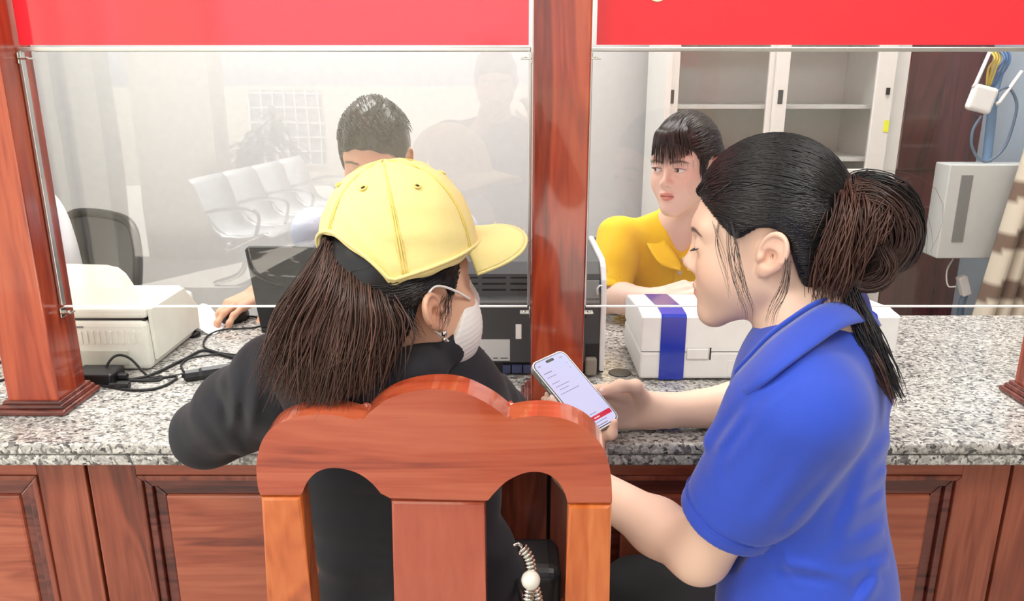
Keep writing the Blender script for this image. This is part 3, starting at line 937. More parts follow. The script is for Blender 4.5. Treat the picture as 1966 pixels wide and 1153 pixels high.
o.modifiers.new('t', 'SOLIDIFY').thickness = 0.002
tag(o, 'beige and brown striped curtain gathered at the right edge', 'curtain')


# ------------------------------------------------------------------ office swivel chairs (mesh backs)
M_meshcloth = plain('mesh_cloth', (86, 88, 90), rough=0.85, bump=0.3, bscale=700)


def office_chair(c, ang, label, z1=1.0):
    t = empty('office_chair', (c[0], c[1], 0), label, 'chair', 'office chairs behind the counter')
    M = Matrix.Translation((c[0], c[1], 0)) @ Matrix.Rotation(ang, 4, 'Z')
    f = lambda p: tuple(M @ Vector(p))
    w, z0 = 0.22, 0.52
    loop = [(-w * 0.8, 0.2, z0), (-w, 0.21, z0 + 0.15), (-w * 0.95, 0.24, z1 - 0.08), (-w * 0.6, 0.26, z1), (w * 0.6, 0.26, z1), (w * 0.95, 0.24, z1 - 0.08), (w, 0.21, z0 + 0.15), (w * 0.8, 0.2, z0), (0, 0.19, z0 - 0.02), (-w * 0.8, 0.2, z0)]
    tube('back_frame', [f(p) for p in loop], 0.016, M_black, t, 8, 6)
    pl = catmull(loop, 6)[:-1]
    prism('back_mesh', [f(p) for p in pl], tuple(M.to_3x3() @ Vector((0, 0.004, 0))), M_meshcloth, t)
    bm = bmesh.new(); bm_box(bm, (-0.23, -0.22, 0.43), (0.23, 0.2, 0.49), 0.025, 3, M)
    bm_obj('seat', bm, M_black, t)
    tube('spine', [f((0, 0.1, 0.43)), f((0, 0.24, 0.46)), f((0, 0.25, 0.65))], 0.02, M_black, t, 8, 6)
    tube('column', [f((0, 0, 0.08)), f((0, 0, 0.44))], 0.025, M_black, t, 10)
    for k in range(5):
        a = k * 2 * math.pi / 5
        o = tube('star_leg', [f((0, 0, 0.1)), f((0.26 * math.cos(a), 0.26 * math.sin(a), 0.065))], [0.022, 0.014], M_black, t, 8)
        q = f((0.26 * math.cos(a), 0.26 * math.sin(a), 0.028))
        tube('caster', [(q[0] - 0.012, q[1], q[2]), (q[0] + 0.012, q[1], q[2])], 0.027, M_blackrub, o, 12)


office_chair((0.44, 2.30), 0.0, 'grey mesh office chair behind the woman in the yellow shirt', 0.84)
office_chair((-1.56, 2.44), -0.5, 'dark mesh office chair behind the person in the white shirt', 0.90)

# ------------------------------------------------------------------ the yard behind the photographer, seen mirrored in the left screen
MIR = 2 * (GY - 0.0025)
def mir(px, py, Yv):
    p = at(px, py, Yv)
    p[1] = MIR - Yv
    return p


struct(box('ground', (-14, -14, -0.2), (8, -2.3, -0.15), M_pave))
struct(box('wall_yard', (-14, -8.8, -0.15), (8, -8.6, 1.25), M_cream))
struct(box('wall_neighbour', (-14, -9.6, -0.15), (8, -9.2, 3.4), plain('grey_render', (172, 176, 180), 0.8)))
t = empty('window_1', (-3.2, -8.58, 0.2), kind='structure')
box('grille_pane', (-3.75, -8.61, 0.15), (-2.7, -8.59, 1.2), M_grey, t)
for k in range(7):
    box('grille_bar', (-3.75 + 0.165 * k, -8.59, 0.15), (-3.735 + 0.165 * k, -8.57, 1.2), M_whitepaint, t)
for k in range(6):
    box('grille_bar', (-3.75, -8.59, 0.15 + 0.2 * k), (-2.7, -8.57, 0.165 + 0.2 * k), M_whitepaint, t)
a = mir(262, 300, 6.6); b = mir(415, 300, 6.6)
struct(box('column_1', (a[0], a[1] - 0.35, -0.15), (b[0], a[1], 3.0), M_cream))
a = mir(140, 300, 5.6); b = mir(200, 300, 5.6)
struct(box('column_2', (a[0], a[1] - 0.25, -0.15), (b[0], a[1], 3.0), M_cream))
struct(box('wall_porch', (-4.6, -2.9, -0.15), (a[0] - 0.02, -2.75, 3.0), M_cream))

# metal waiting bench
M_bench = plain('silver_bench_paint', (226, 228, 228), rough=0.3, metal=0.2)
b0 = np.array([-2.02, -2.62, -0.15]); bd = np.array([0.16, -1.0, 0]); bd /= np.linalg.norm(bd)
fx = np.array([-bd[1], bd[0], 0])            # the side the seats face
t = empty('waiting_bench', b0 + bd * 0.8, 'row of white metal waiting seats mirrored in the left glass screen', 'bench')


def sweep_plate(name, prof, w0, w1, parent):
    V, F = [], []
    for s in (w0, w1):
        for (x, z) in prof:
            V.append(b0 + bd * s + fx * x + np.array([0, 0, z]))
    n = len(prof)
    for i in range(n - 1):
        F.append((i, i + 1, n + i + 1, n + i))
    o = mesh_obj(name, V, F, M_bench, parent, True)
    o.modifiers.new('t', 'SOLIDIFY').thickness = 0.012
    return o


for k in range(4):
    s0 = k * 0.47
    sweep_plate('seat_shell', [(-0.26, 0.82), (-0.22, 0.78), (-0.16, 0.60), (-0.10, 0.46), (-0.04, 0.42), (0.1, 0.42), (0.28, 0.45), (0.33, 0.43)], s0 + 0.01, s0 + 0.45, t)
for k in range(5):
    s0 = k * 0.47 - 0.005
    q = [b0 + bd * s0 + fx * x + np.array([0, 0, z]) for x, z in ((-0.14, 0.6), (0.0, 0.63), (0.2, 0.63), (0.26, 0.58), (0.22, 0.45))]
    tube('armrest', q, 0.014, M_steel, t, 8, 5)
tube('beam', [b0 + np.array([0, 0, 0.36]), b0 + bd * 1.88 + np.array([0, 0, 0.36])], 0.03, M_steel, t, 8)
for s0 in (0.25, 1.63):
    q = b0 + bd * s0
    tube('leg', [q + fx * 0.28 + np.array([0, 0, 0.02]), q + fx * 0.05 + np.array([0, 0, 0.12]), q + np.array([0, 0, 0.36])], 0.02, M_steel, t, 8, 5)
    tube('leg', [q - fx * 0.28 + np.array([0, 0, 0.02]), q - fx * 0.05 + np.array([0, 0, 0.12]), q + np.array([0, 0, 0.36])], 0.02, M_steel, t, 8, 5)
# potted dracaena
pc = mir(510, 330, 7.6); pc[2] = -0.15
t = empty('potted_plant', pc, 'bushy potted plant with strap leaves mirrored in the left glass screen', 'plant')
lathe('pot', [(0.16, 0), (0.22, 0.3), (0.24, 0.34), (0.21, 0.34), (0.2, 0.3), (0, 0.3)], pc, plain('terracotta', (150, 90, 66), 0.7), t)
V, F = [], []
M_leaf = plain('dark_leaf', (44, 64, 36), rough=0.3)
for s in range(6):
    aa = s * 1.05
    top = pc + np.array([0.17 * math.cos(aa), 0.17 * math.sin(aa), 0.45 + 0.13 * s])
    tube('stem', [pc + np.array([0, 0, 0.3]), (pc + top) / 2 + np.array([0, 0, 0.2]), top], 0.018, plain('stem_bark', (110, 92, 66), 0.8), t, 6, 5)
    for k in range(46):
        th = RNG.uniform(0, 2 * math.pi); el = RNG.uniform(-0.2, 1.3); L = RNG.uniform(0.26, 0.42)
        dx = np.array([math.cos(th), math.sin(th), 0]); sd = np.array([-math.sin(th), math.cos(th), 0])
        base = top + np.array([0, 0, RNG.uniform(-0.22, 0.06)])
        q = len(V)
        for i, (u, wd) in enumerate(((0, 0.012), (0.35, 0.026), (0.7, 0.02), (1.0, 0.002))):
            c = base + dx * L * u * math.cos(el * (1 - 0.3 * u)) + np.array([0, 0, L * (math.sin(el) * u - 0.75 * u * u)])
            V += [c - sd * wd, c + sd * wd]
        for i in range(3):
            F.append((q + 2 * i, q + 2 * i + 1, q + 2 * i + 3, q + 2 * i + 2))
o = mesh_obj('foliage', V, F, M_leaf, t, False)
o['kind'] = 'stuff'
# ------------------------------------------------------------------ soft-body modelling: blended distance fields meshed by surface nets
def v3(*a):
    return np.array(a, np.float32)


def length(a):
    return np.sqrt(np.einsum('ij,ij->i', a, a))


def ell(p, c, r):
    q = p - np.asarray(c, np.float32)
    r = np.asarray(r, np.float32)
    k0 = length(q / r)
    k1 = length(q / (r * r))
    return k0 * (k0 - 1.0) / np.maximum(k1, 1e-9)


def ellR(p, c, r, Rm):
    q = (p - np.asarray(c, np.float32)) @ np.asarray(Rm, np.float32)
    return ell(q, (0, 0, 0), r)


def rc(p, a, b, r1, r2):
    a = np.asarray(a, np.float32); b = np.asarray(b, np.float32)
    ba = b - a
    pa = p - a
    t = np.clip(pa @ ba / max(float(ba @ ba), 1e-12), 0, 1)
    return length(pa - t[:, None] * ba) - (r1 + (r2 - r1) * t)


def sph(p, c, r):
    return length(p - np.asarray(c, np.float32)) - r


def rbox(p, c, b, r, Rm=None):
    q = p - np.asarray(c, np.float32)
    if Rm is not None:
        q = q @ np.asarray(Rm, np.float32)
    q = np.abs(q) - (np.asarray(b, np.float32) - r)
    return length(np.maximum(q, 0)) + np.minimum(q.max(1), 0) - r


def smin(a, b, k):
    h = np.maximum(k - np.abs(a - b), 0) / k
    return np.minimum(a, b) - h * h * k * 0.25


def smax(a, b, k):
    return -smin(-a, -b, k)


def chain(p, pts, k=0.01):
    d = None
    for (a, ra), (b, rb) in zip(pts[:-1], pts[1:]):
        e = rc(p, a, b, ra, rb)
        d = e if d is None else smin(d, e, k)
    return d


def poly2(x, y, pts):
    """signed distance to a polygon, negative inside"""
    pts = np.asarray(pts, np.float32)
    n = len(pts)
    d = np.full(x.shape, 1e9, np.float32)
    inside = np.zeros(x.shape, bool)
    for i in range(n):
        ax, ay = pts[i]; bx, by = pts[(i + 1) % n]
        ex, ey = bx - ax, by - ay
        wx, wy = x - ax, y - ay
        t = np.clip((wx * ex + wy * ey) / (ex * ex + ey * ey), 0, 1)
        dx, dy = wx - ex * t, wy - ey * t
        d = np.minimum(d, dx * dx + dy * dy)
        c = ((ay <= y) & (by > y)) | ((ay > y) & (by <= y))
        with np.errstate(divide='ignore', invalid='ignore'):
            xi = ax + (y - ay) * ex / (ey if abs(ey) > 1e-12 else 1e-12)
        inside ^= c & (x < xi)
    d = np.sqrt(d)
    return np.where(inside, -d, d)


def sdf_mesh(f, lo, hi, h, blk=8):
    lo = np.asarray(lo, np.float32); hi = np.asarray(hi, np.float32)
    nb = np.ceil((hi - lo) / (h * blk)).astype(int)
    dims = nb * blk
    g = [lo[i] + h * (np.arange(nb[i]) * blk + (blk - 1) / 2) for i in range(3)]
    C = np.stack(np.meshgrid(*g, indexing='ij'), -1).reshape(-1, 3).astype(np.float32)
    fc = np.concatenate([f(C[i:i + 200000]) for i in range(0, len(C), 200000)])
    act = np.abs(fc) < h * blk * 0.87 * 1.35 + 0.004
    D = np.repeat(np.repeat(np.repeat(np.where(fc < 0, -1, 1).reshape(nb).astype(np.float32), blk, 0), blk, 1), blk, 2)
    ids = np.argwhere(act.reshape(nb))
    o = np.stack(np.meshgrid(np.arange(blk), np.arange(blk), np.arange(blk), indexing='ij'), -1).reshape(-1, 3)
    step = max(1, 300000 // len(o))
    for i in range(0, len(ids), step):
        b = ids[i:i + step]
        idx = (b[:, None, :] * blk + o[None]).reshape(-1, 3)
        P = lo + idx.astype(np.float32) * h
        D[idx[:, 0], idx[:, 1], idx[:, 2]] = f(P)
    S = D < 0
    nx, ny, nz = dims
    cs = np.zeros((nx - 1, ny - 1, nz - 1), np.int8)
    for a in (0, 1):
        for b in (0, 1):
            for c in (0, 1):
                cs += S[a:nx - 1 + a, b:ny - 1 + b, c:nz - 1 + c]
    m = (cs > 0) & (cs < 8)
    cells = np.argwhere(m)
    vid = np.full(m.shape, -1, np.int64)
    vid[m] = np.arange(len(cells))
    acc = np.zeros((len(cells), 3), np.float32); cnt = np.zeros(len(cells), np.float32)
    cor = [(a, b, c) for a in (0, 1) for b in (0, 1) for c in (0, 1)]
    val = {k: D[cells[:, 0] + k[0], cells[:, 1] + k[1], cells[:, 2] + k[2]] for k in cor}
    for k in cor:
        for ax in range(3):
            if k[ax] == 0:
                k2 = list(k); k2[ax] = 1; k2 = tuple(k2)
                a, b = val[k], val[k2]
                x = (a < 0) != (b < 0)
                t = np.where(x, a / np.where(np.abs(a - b) < 1e-12, 1, a - b), 0)
                pos = np.tile(np.array(k, np.float32), (len(cells), 1))
                pos[:, ax] += t
                acc[x] += pos[x]; cnt[x] += 1
    V = lo + h * (cells + acc / np.maximum(cnt, 1)[:, None])
    faces = []
    for ax in range(3):
        sl0 = [slice(None)] * 3; sl1 = [slice(None)] * 3
        sl0[ax] = slice(0, -1); sl1[ax] = slice(1, None)
        A, B = S[tuple(sl0)], S[tuple(sl1)]
        e = np.argwhere(A != B)
        u, w = (ax + 1) % 3, (ax + 2) % 3
        ok = (e[:, u] > 0) & (e[:, w] > 0) & (e[:, u] < dims[u] - 1) & (e[:, w] < dims[w] - 1)
        e = e[ok]
        fl = A[e[:, 0], e[:, 1], e[:, 2]]
        q = []
        for du, dw in ((-1, -1), (0, -1), (0, 0), (-1, 0)):
            c = e.copy(); c[:, u] += du; c[:, w] += dw
            q.append(vid[c[:, 0], c[:, 1], c[:, 2]])
        q = np.stack(q, 1)
        q[~fl] = q[~fl][:, ::-1]
        faces.append(q)
    F = np.concatenate(faces)
    F = F[(F >= 0).all(1)]
    return V.astype(np.float32), F.astype(np.int32)


def join_meshes(parts):
    V, F, n = [], [], 0
    for v, f in parts:
        V.append(v); F.append(f + n); n += len(v)
    return np.concatenate(V), np.concatenate(F)


def rot(yaw, pitch=0.0, roll=0.0):
    """columns: forward, left, up of a head; pitch > 0 looks down, roll > 0 leans to its right"""
    y, p, r = R(yaw), R(pitch), R(roll)
    Rz = np.array([[math.cos(y), -math.sin(y), 0], [math.sin(y), math.cos(y), 0], [0, 0, 1]])
    Ry = np.array([[math.cos(p), 0, math.sin(p)], [0, 1, 0], [-math.sin(p), 0, math.cos(p)]])
    Rx = np.array([[1, 0, 0], [0, math.cos(r), -math.sin(r)], [0, math.sin(r), math.cos(r)]])
    return Rz @ Ry @ Rx


def loc(p, c, Rm):
    return (p - np.asarray(c, np.float32)) @ np.asarray(Rm, np.float32)


def to_world(v, c, Rm):
    return np.asarray(v) @ np.asarray(Rm).T + np.asarray(c)


EYE = (0.0735, 0.0315, 0.0115)


def head_f(p, eyes='open', male=0.0, ear=True):
    """head in its own frame: x forward, y left, z up, origin between the ear canals"""
    q = p.copy(); q[:, 1] = np.abs(q[:, 1])
    d = ell(q, (-0.007, 0, 0.040), (0.089, 0.0715, 0.086))
    d = smin(d, ell(q, (0.036, 0, -0.004), (0.052, 0.060, 0.082)), 0.03)
    d = smin(d, rc(q, (0.004, 0.046, -0.040), (0.068, 0.012, -0.085), 0.019 + 0.002 * male, 0.016), 0.035)
    d = smin(d, ell(q, (0.050, 0.034, -0.024), (0.034, 0.029, 0.036)), 0.02)
    d = smin(d, ell(q, (0.066, 0, -0.052), (0.026, 0.034, 0.036)), 0.02)
    d = smin(d, ell(q, (0.0745, 0, -0.088), (0.0165, 0.019, 0.0155)), 0.018)
    d = smin(d, rc(q, (0.0795, 0.006, 0.034), (0.066, 0.043, 0.037), 0.0105, 0.011), 0.02)
    # sockets
    d = smax(d, -ell(q, (0.1005, 0.0335, 0.0105), (0.0175, 0.021, 0.0125)), 0.016)
    # eyeball under lids
    lid = sph(q, EYE, 0.0142)
    d = smin(d, lid, 0.006)
    if eyes == 'open':
        zz = q[:, 2] - EYE[2] - (q[:, 1] - EYE[1]) * 0.12
        yy = q[:, 1] - EYE[1]
        slit = np.abs(zz + 0.0006) - 0.0056 * np.maximum(0.02, 1 - (yy / 0.0145) ** 2)
        slit = np.maximum(slit, 0.07 - q[:, 0])
        d = smax(d, -np.maximum(slit, -(sph(q, EYE, 0.0110))), 0.0016)
    # nose
    n = rc(q, (0.0835, 0, 0.022), (0.0980, 0, -0.012), 0.0068, 0.0074)
    n = smin(n, sph(q, (0.1012, 0, -0.0165), 0.0080 + 0.001 * male), 0.008)
    n = smin(n, ell(q, (0.0925, 0.0102 + 0.0015 * male, -0.0215), (0.0090, 0.0060, 0.0062)), 0.007)
    n = smax(n, -ell(q, (0.0985, 0.0062, -0.0285), (0.0045, 0.0032, 0.0038)), 0.003)
    d = smin(d, n, 0.010)
    # lips
    l = ell(q, (0.0890, 0.005, -0.0465), (0.0082, 0.0150, 0.0052))
    l = smin(l, ell(q, (0.0880, 0, -0.0575), (0.0092, 0.0155, 0.0060)), 0.003)
    d = smin(d, l, 0.006)
    d = smax(d, -rc(q, (0.0995, 0, -0.0516), (0.0865, 0.0205, -0.0522), 0.0011, 0.0006), 0.004)
    if ear:
        a = 0.42
        e = q - v3(-0.002, 0.0675, 0.002)
        ca, sa = math.cos(a), math.sin(a)
        # plate axes: u = backwards-outwards, w = plate normal
        u = (-e[:, 0]) * ca + e[:, 1] * sa
        w = e[:, 0] * sa + e[:, 1] * ca
        # lean back a little
        z = e[:, 2] * 1.18
        u2 = u - 0.18 * z
        s = np.stack([u2 - 0.013, w - 0.004, z - 0.006], 1)
        pl = ell(s, (0, 0, 0), (0.0195, 0.0052, 0.030))
        pl = smin(pl, ell(s, (-0.008, 0, -0.027), (0.0085, 0.0050, 0.0095)), 0.010)
        # helix rim
        rr = np.sqrt((s[:, 0] / 0.0175) ** 2 + (s[:, 2] / 0.028) ** 2)
        rim = np.sqrt(((rr - 1) * 0.019) ** 2 + (s[:, 1] - 0.0035) ** 2) - 0.0030
        rim = np.where((s[:, 2] < -0.012), rim + (-(s[:, 2] + 0.012)) * 0.6, rim)
        pl = smin(pl, rim, 0.003)
        # concha and fossa
        pl = smax(pl, -ell(s, (-0.003, 0.0085, -0.006), (0.0105, 0.0115, 0.0140)), 0.004)
        pl = smax(pl, -ell(s, (0.003, 0.0080, 0.014), (0.0100, 0.0060, 0.0090)), 0.004)
        pl = smin(pl, ell(s, (-0.0145, 0.004, -0.006), (0.0045, 0.0045, 0.006)), 0.004)   # tragus
        d = smin(d, pl, 0.007)
    return d


SKIN = np.array(lin((232, 190, 164))[:3])


def skin_colors(pl, base, lips=(196, 98, 92), blush=0.10, brow=True, browc=(52, 38, 34)):
    """own colouring of the skin: lips, cheeks, ears, eyebrows (pl = head-local positions)"""
    c = np.tile(np.asarray(base, np.float32), (len(pl), 1))
    x, y, z = pl[:, 0], np.abs(pl[:, 1]), pl[:, 2]

    def mixin(col, w):
        nonlocal c
        w = np.clip(w, 0, 1)[:, None]
        c = c * (1 - w) + np.asarray(col, np.float32) * w
    red = np.asarray(base) * np.array([1.0, 0.72, 0.68])
    g = np.exp(-(((x - 0.06) / 0.03) ** 2 + ((y - 0.04) / 0.022) ** 2 + ((z + 0.02) / 0.022) ** 2))
    mixin(red, g * blush * 3)
    g = np.exp(-(((y - 0.078) / 0.012) ** 2 + ((x + 0.012) / 0.02) ** 2 + ((z - 0.004) / 0.03) ** 2))
    mixin(red, g * 0.45)
    lip = np.minimum(1 - np.abs(y) / 0.0205, 1)
    up = (z < -0.0415 - 0.20 * y) & (z > -0.0630 + 0.42 * np.maximum(0, y - 0.004)) & (x > 0.08)
    mixin(lin(lips)[:3], np.where(up, np.clip(lip * 4, 0, 1), 0) * 0.6)
    mixin(np.asarray(lin((130, 66, 60))[:3]), np.where((np.abs(z + 0.0518) < 0.0012) & (y < 0.019) & (x > 0.08), 0.7, 0))
    if brow:
        zc = 0.0305 + 0.16 * (y - 0.012) - 14.0 * np.maximum(0, y - 0.026) ** 2
        w = np.clip(1 - np.abs(z - zc) / 0.0042, 0, 1) * ((y > 0.010) & (y < 0.052) & (x > 0.05)) * np.clip((0.056 - y) / 0.012, 0, 1)
        mixin(lin(browc)[:3], np.clip(w * 1.6, 0, 0.85))
    return c


M_skin = tinted('skin', rough=0.52, sss=0.12, spec=0.35, bump=0.04, bscale=500)
M_hair = tinted('hair', rough=0.32, spec=0.42)
M_eyewhite = plain('eye_white', (232, 230, 228), 0.15, var=0.02)
M_iris = plain('dark_iris', (38, 24, 18), 0.1)


def strands(name, paths, parent, col, rad=0.0009, sides=4, var=0.35, mat=None, tip=0.15):
    """paths: array (n, m, 3); each becomes a thin tapering lock"""
    P = np.asarray(paths, float)
    n, m, _ = P.shape
    T = np.gradient(P, axis=1)
    T /= np.linalg.norm(T, axis=2, keepdims=True) + 1e-12
    ref = np.array([0.31, 0.77, 0.55])
    N = np.cross(T, ref); N /= np.linalg.norm(N, axis=2, keepdims=True) + 1e-12
    B = np.cross(T, N)
    s = np.linspace(0, 1, m)
    prof = np.minimum(1, 0.5 + s * 4) * np.where(s > 0.6, 1 - (1 - tip) * (s - 0.6) / 0.4, 1.0)
    rr = (np.broadcast_to(np.asarray(rad, float).reshape(-1, 1), (n, 1)) * prof[None, :])
    a = np.arange(sides) * 2 * math.pi / sides
    V = P[:, :, None, :] + rr[:, :, None, None] * (np.cos(a)[None, None, :, None] * N[:, :, None, :] + np.sin(a)[None, None, :, None] * B[:, :, None, :])
    V = V.reshape(-1, 3)
    i, k = np.meshgrid(np.arange(m - 1), np.arange(sides), indexing='ij')
    k2 = (k + 1) % sides
    q = np.stack([i * sides + k, i * sides + k2, (i + 1) * sides + k2, (i + 1) * sides + k], -1).reshape(-1, 4)
    F = (q[None] + (np.arange(n) * m * sides)[:, None, None]).reshape(-1, 4)
    c = np.asarray(col, float)
    if c.ndim == 1:
        c = np.tile(c, (n, 1))
    f = 1 + var * RNG.uniform(-1, 1, (n, 1))
    C = np.repeat(np.clip(c * f, 0, 1), m * sides, 0)
    return mesh_obj(name, V, F.astype(np.int32), mat or M_hair, parent, True, C)


def bundle(guide, rads, n, m=14, jitter=0.15, flat=(1, 1), seed=0, wave=0.0, ends=0.82):
    """n strand paths filling a tube of varying radius around a guide"""
    rg = np.random.default_rng(seed)
    G = catmull(guide, 8)
    t = np.linspace(0, len(G) - 1, m)
    G = np.stack([np.interp(t, np.arange(len(G)), G[:, k]) for k in range(3)], 1)
    r = np.interp(np.linspace(0, 1, m), np.linspace(0, 1, len(rads)), rads)
    T = np.gradient(G, axis=0); T /= np.linalg.norm(T, axis=1)[:, None]
    N = np.cross(T, np.array([0, 1.0, 0.0])); N /= np.linalg.norm(N, axis=1)[:, None] + 1e-9
    B = np.cross(T, N)
    rho = np.sqrt(rg.uniform(0.25, 1, n)); th = rg.uniform(0, 2 * math.pi, n)
    a, b = rho * np.cos(th) * flat[0], rho * np.sin(th) * flat[1]
    P = G[None] + r[None, :, None] * (a[:, None, None] * N[None] + b[:, None, None] * B[None])
    ph = rg.uniform(0, 6.28, (n, 1)); fr = rg.uniform(3, 9, (n, 1))
    s = np.linspace(0, 1, m)[None]
    w = (np.sin(s * fr + ph) - np.sin(ph)) * jitter * r[None] + wave * np.sin(s * 14 + ph)
    ph2 = rg.uniform(0, 6.28, (n, 1))
    w2 = (np.sin(s * fr * 1.2 + ph2) - np.sin(ph2)) * jitter * r[None]
    P = P + w[:, :, None] * N[None] + w2[:, :, None] * B[None]
    # uneven ends
    e = rg.uniform(ends, 1.0, n)
    Q = np.empty_like(P)
    ss = np.linspace(0, 1, m)
    for i in range(n):
        tt = ss * e[i] * (m - 1)
        for k in range(3):
            Q[i, :, k] = np.interp(tt, np.arange(m), P[i, :, k])
    return Q


HAND_LEN = dict(index=(0.041, 0.024, 0.019), middle=(0.045, 0.028, 0.020), ring=(0.041, 0.026, 0.020), pinky=(0.032, 0.019, 0.017))


def hand_prims(w, d, n, side, curls, thumb, s=1.0, spread=0.0):
    """wrist w, direction d, dorsal normal n, side = +1 when the thumb lies along n x d; curls per finger (3 angles, deg)"""
    d = np.asarray(d, float) / np.linalg.norm(d)
    n = np.asarray(n, float); n = n - d * np.dot(n, d); n /= np.linalg.norm(n)
    t = np.cross(n, d) * side
    pr = []
    w = np.asarray(w, float)
    off = dict(index=(0.031, 0.086, 0.0), middle=(0.010, 0.090, 0.003), ring=(-0.011, 0.086, 0.001), pinky=(-0.030, 0.077, -0.004))
    rad = dict(index=0.0086, middle=0.0088, ring=0.0084, pinky=0.0074)
    tips = {}
    for i, nm in enumerate(('index', 'middle', 'ring', 'pinky')):
        a, b, c = off[nm]
        k = w + (t * a + d * b + n * c) * s
        pr.append((w + t * a * 0.55 * s, k, 0.0155 * s, 0.0115 * s))
        ang = 0.0
        fan = R(spread) * (1.5 - i)
        dd0 = d * math.cos(fan) + t * math.sin(fan)
        q = k
        for j, L in enumerate(HAND_LEN[nm]):
            ang += R(curls[nm][j])
            dj = dd0 * math.cos(ang) - n * math.sin(ang)
            e = q + dj * L * s
            r0 = rad[nm] * (1 - 0.09 * j) * s
            pr.append((q, e, r0, r0 * 0.9))
            q = e
        tips[nm] = (q, dj)
    # thumb: list of three directions in (d, t, n) components
    q = w + (t * 0.020 + d * 0.018 - n * 0.004) * s
    for j, (L, r0) in enumerate(((0.044, 0.0145), (0.033, 0.0108), (0.026, 0.0095))):
        v = thumb[j]
        dj = d * v[0] + t * v[1] + n * v[2]
        dj = dj / np.linalg.norm(dj)
        e = q + dj * L * s
        pr.append((q, e, r0 * s, (0.0108, 0.0098, 0.0075)[j] * s))
        q = e
    tips['thumb'] = (q, dj)
    return pr, tips


def prims_f(p, pr, k=0.006):
    d = None
    for a, b, r1, r2 in pr:
        e = rc(p, a, b, r1, r2)
        d = e if d is None else smin(d, e, k)
    return d
# ------------------------------------------------------------------ people helpers
def nrm(v):
    v = np.asarray(v, float)
    return v / np.linalg.norm(v)


def wrinkle(p, amp, f=(14, 14, 14), seed=0.0, warp=0.6):
    x, y, z = p[:, 0] * f[0] + seed, p[:, 1] * f[1] + 1.7 * seed, p[:, 2] * f[2] - seed
    a = np.sin(x + warp * np.sin(1.7 * y + 0.9 * z) + 0.7 * z)
    b = np.sin(1.3 * z + warp * np.sin(1.9 * x) + 0.6 * y + 1.1)
    c = np.sin(2.1 * x + 1.4 * z + warp * np.sin(1.2 * y) + 2.0)
    return amp * (0.5 * a + 0.3 * b + 0.2 * c)


def crease(p, a, b, amp, w, reach=0.05):
    """a soft pleat: a ridge with a hollow beside it, along the segment a-b"""
    a = np.asarray(a, np.float32); b = np.asarray(b, np.float32)
    ba = b - a
    L = float(np.linalg.norm(ba)); e = ba / L
    view = (a - _C0.astype(np.float32)); view /= np.linalg.norm(view)
    nn = np.cross(e, view); nn /= np.linalg.norm(nn)
    q = p - a
    t = q @ e / L
    u = q @ nn / w
    m = np.where((t > 0) & (t < 1), np.sin(np.clip(t, 0, 1) * math.pi) ** 0.7, 0) * np.exp(-((q @ view) / reach) ** 2)
    return -amp * m * (np.exp(-(u - 0.6) ** 2 * 1.6) - 0.8 * np.exp(-(u + 0.7) ** 2 * 2.0))


def frame_ell(p, c, r, Rm):
    return ell(loc(p, c, Rm), (0, 0, 0), r)


def bounds(pts, m):
    P = np.array(pts, float)
    return P.min(0) - m, P.max(0) + m


HAIRLINE = [(0.13, 0.092), (0.084, 0.080), (0.066, 0.062), (0.052, 0.046), (0.040, 0.032), (0.032, 0.026), (0.025, 0.026), (0.018, 0.032),
            (0.004, 0.040), (-0.016, 0.038), (-0.030, 0.022), (-0.034, -0.004), (-0.040, -0.030), (-0.052, -0.058), (-0.13, -0.064), (-0.16, 0.05), (-0.1, 0.22), (0.13, 0.22)]


def hair_shell(q, grow=0.011, line=HAIRLINE, top=0.006):
    """close-combed hair in head coordinates"""
    a = q.copy(); a[:, 1] = np.abs(a[:, 1])
    d = ell(a, (-0.009, 0, 0.041), (0.089 + grow, 0.0715 + grow, 0.086 + grow + top))
    d = smin(d, ell(a, (-0.035, 0, -0.015), (0.055 + grow * 0.5, 0.052 + grow * 0.3, 0.06)), 0.03)
    return smax(d, poly2(a[:, 0], a[:, 2], line), 0.006)


def on_shell(f, c, dirs, r0=0.05, r1=0.22, it=22):
    """distance along dirs from c at which f changes sign (outermost surface)"""
    lo = np.full(len(dirs), r0); hi = np.full(len(dirs), r1)
    for _ in range(it):
        m = (lo + hi) / 2
        s = f((c + dirs * m[:, None]).astype(np.float32)) < 0
        lo = np.where(s, m, lo); hi = np.where(s, hi, m)
    return (lo + hi) / 2


def combed(starts, end, c, f, m=16, lift=0.0012, jitter=0.004, seed=1):
    """strand paths in head coordinates that hug the hair volume from start points to an end point"""
    rg = np.random.default_rng(seed)
    n = len(starts)
    d0 = starts - c; d0 /= np.linalg.norm(d0, axis=1)[:, None]
    e = end - c + rg.normal(0, 0.010, (n, 3)); d1 = e / np.linalg.norm(e, axis=1)[:, None]
    om = np.arccos(np.clip((d0 * d1).sum(1), -1, 1))
    out = np.zeros((n, m, 3))
    ph = rg.uniform(0, 6.28, n)
    for k, t in enumerate(np.linspace(0, 1, m)):
        w = (np.sin((1 - t) * om) / np.sin(om))[:, None] * d0 + (np.sin(t * om) / np.sin(om))[:, None] * d1
        sdv = np.cross(w, np.array([0, 0, 1.0]))
        w = w + sdv * (jitter * 6 * np.sin(t * 5 + ph) * t)[:, None]
        w /= np.linalg.norm(w, axis=1)[:, None]
        r = on_shell(f, c, w)
        out[:, k] = c + w * (r + lift * rg.uniform(0.2, 1.4, n))[:, None]
    return out


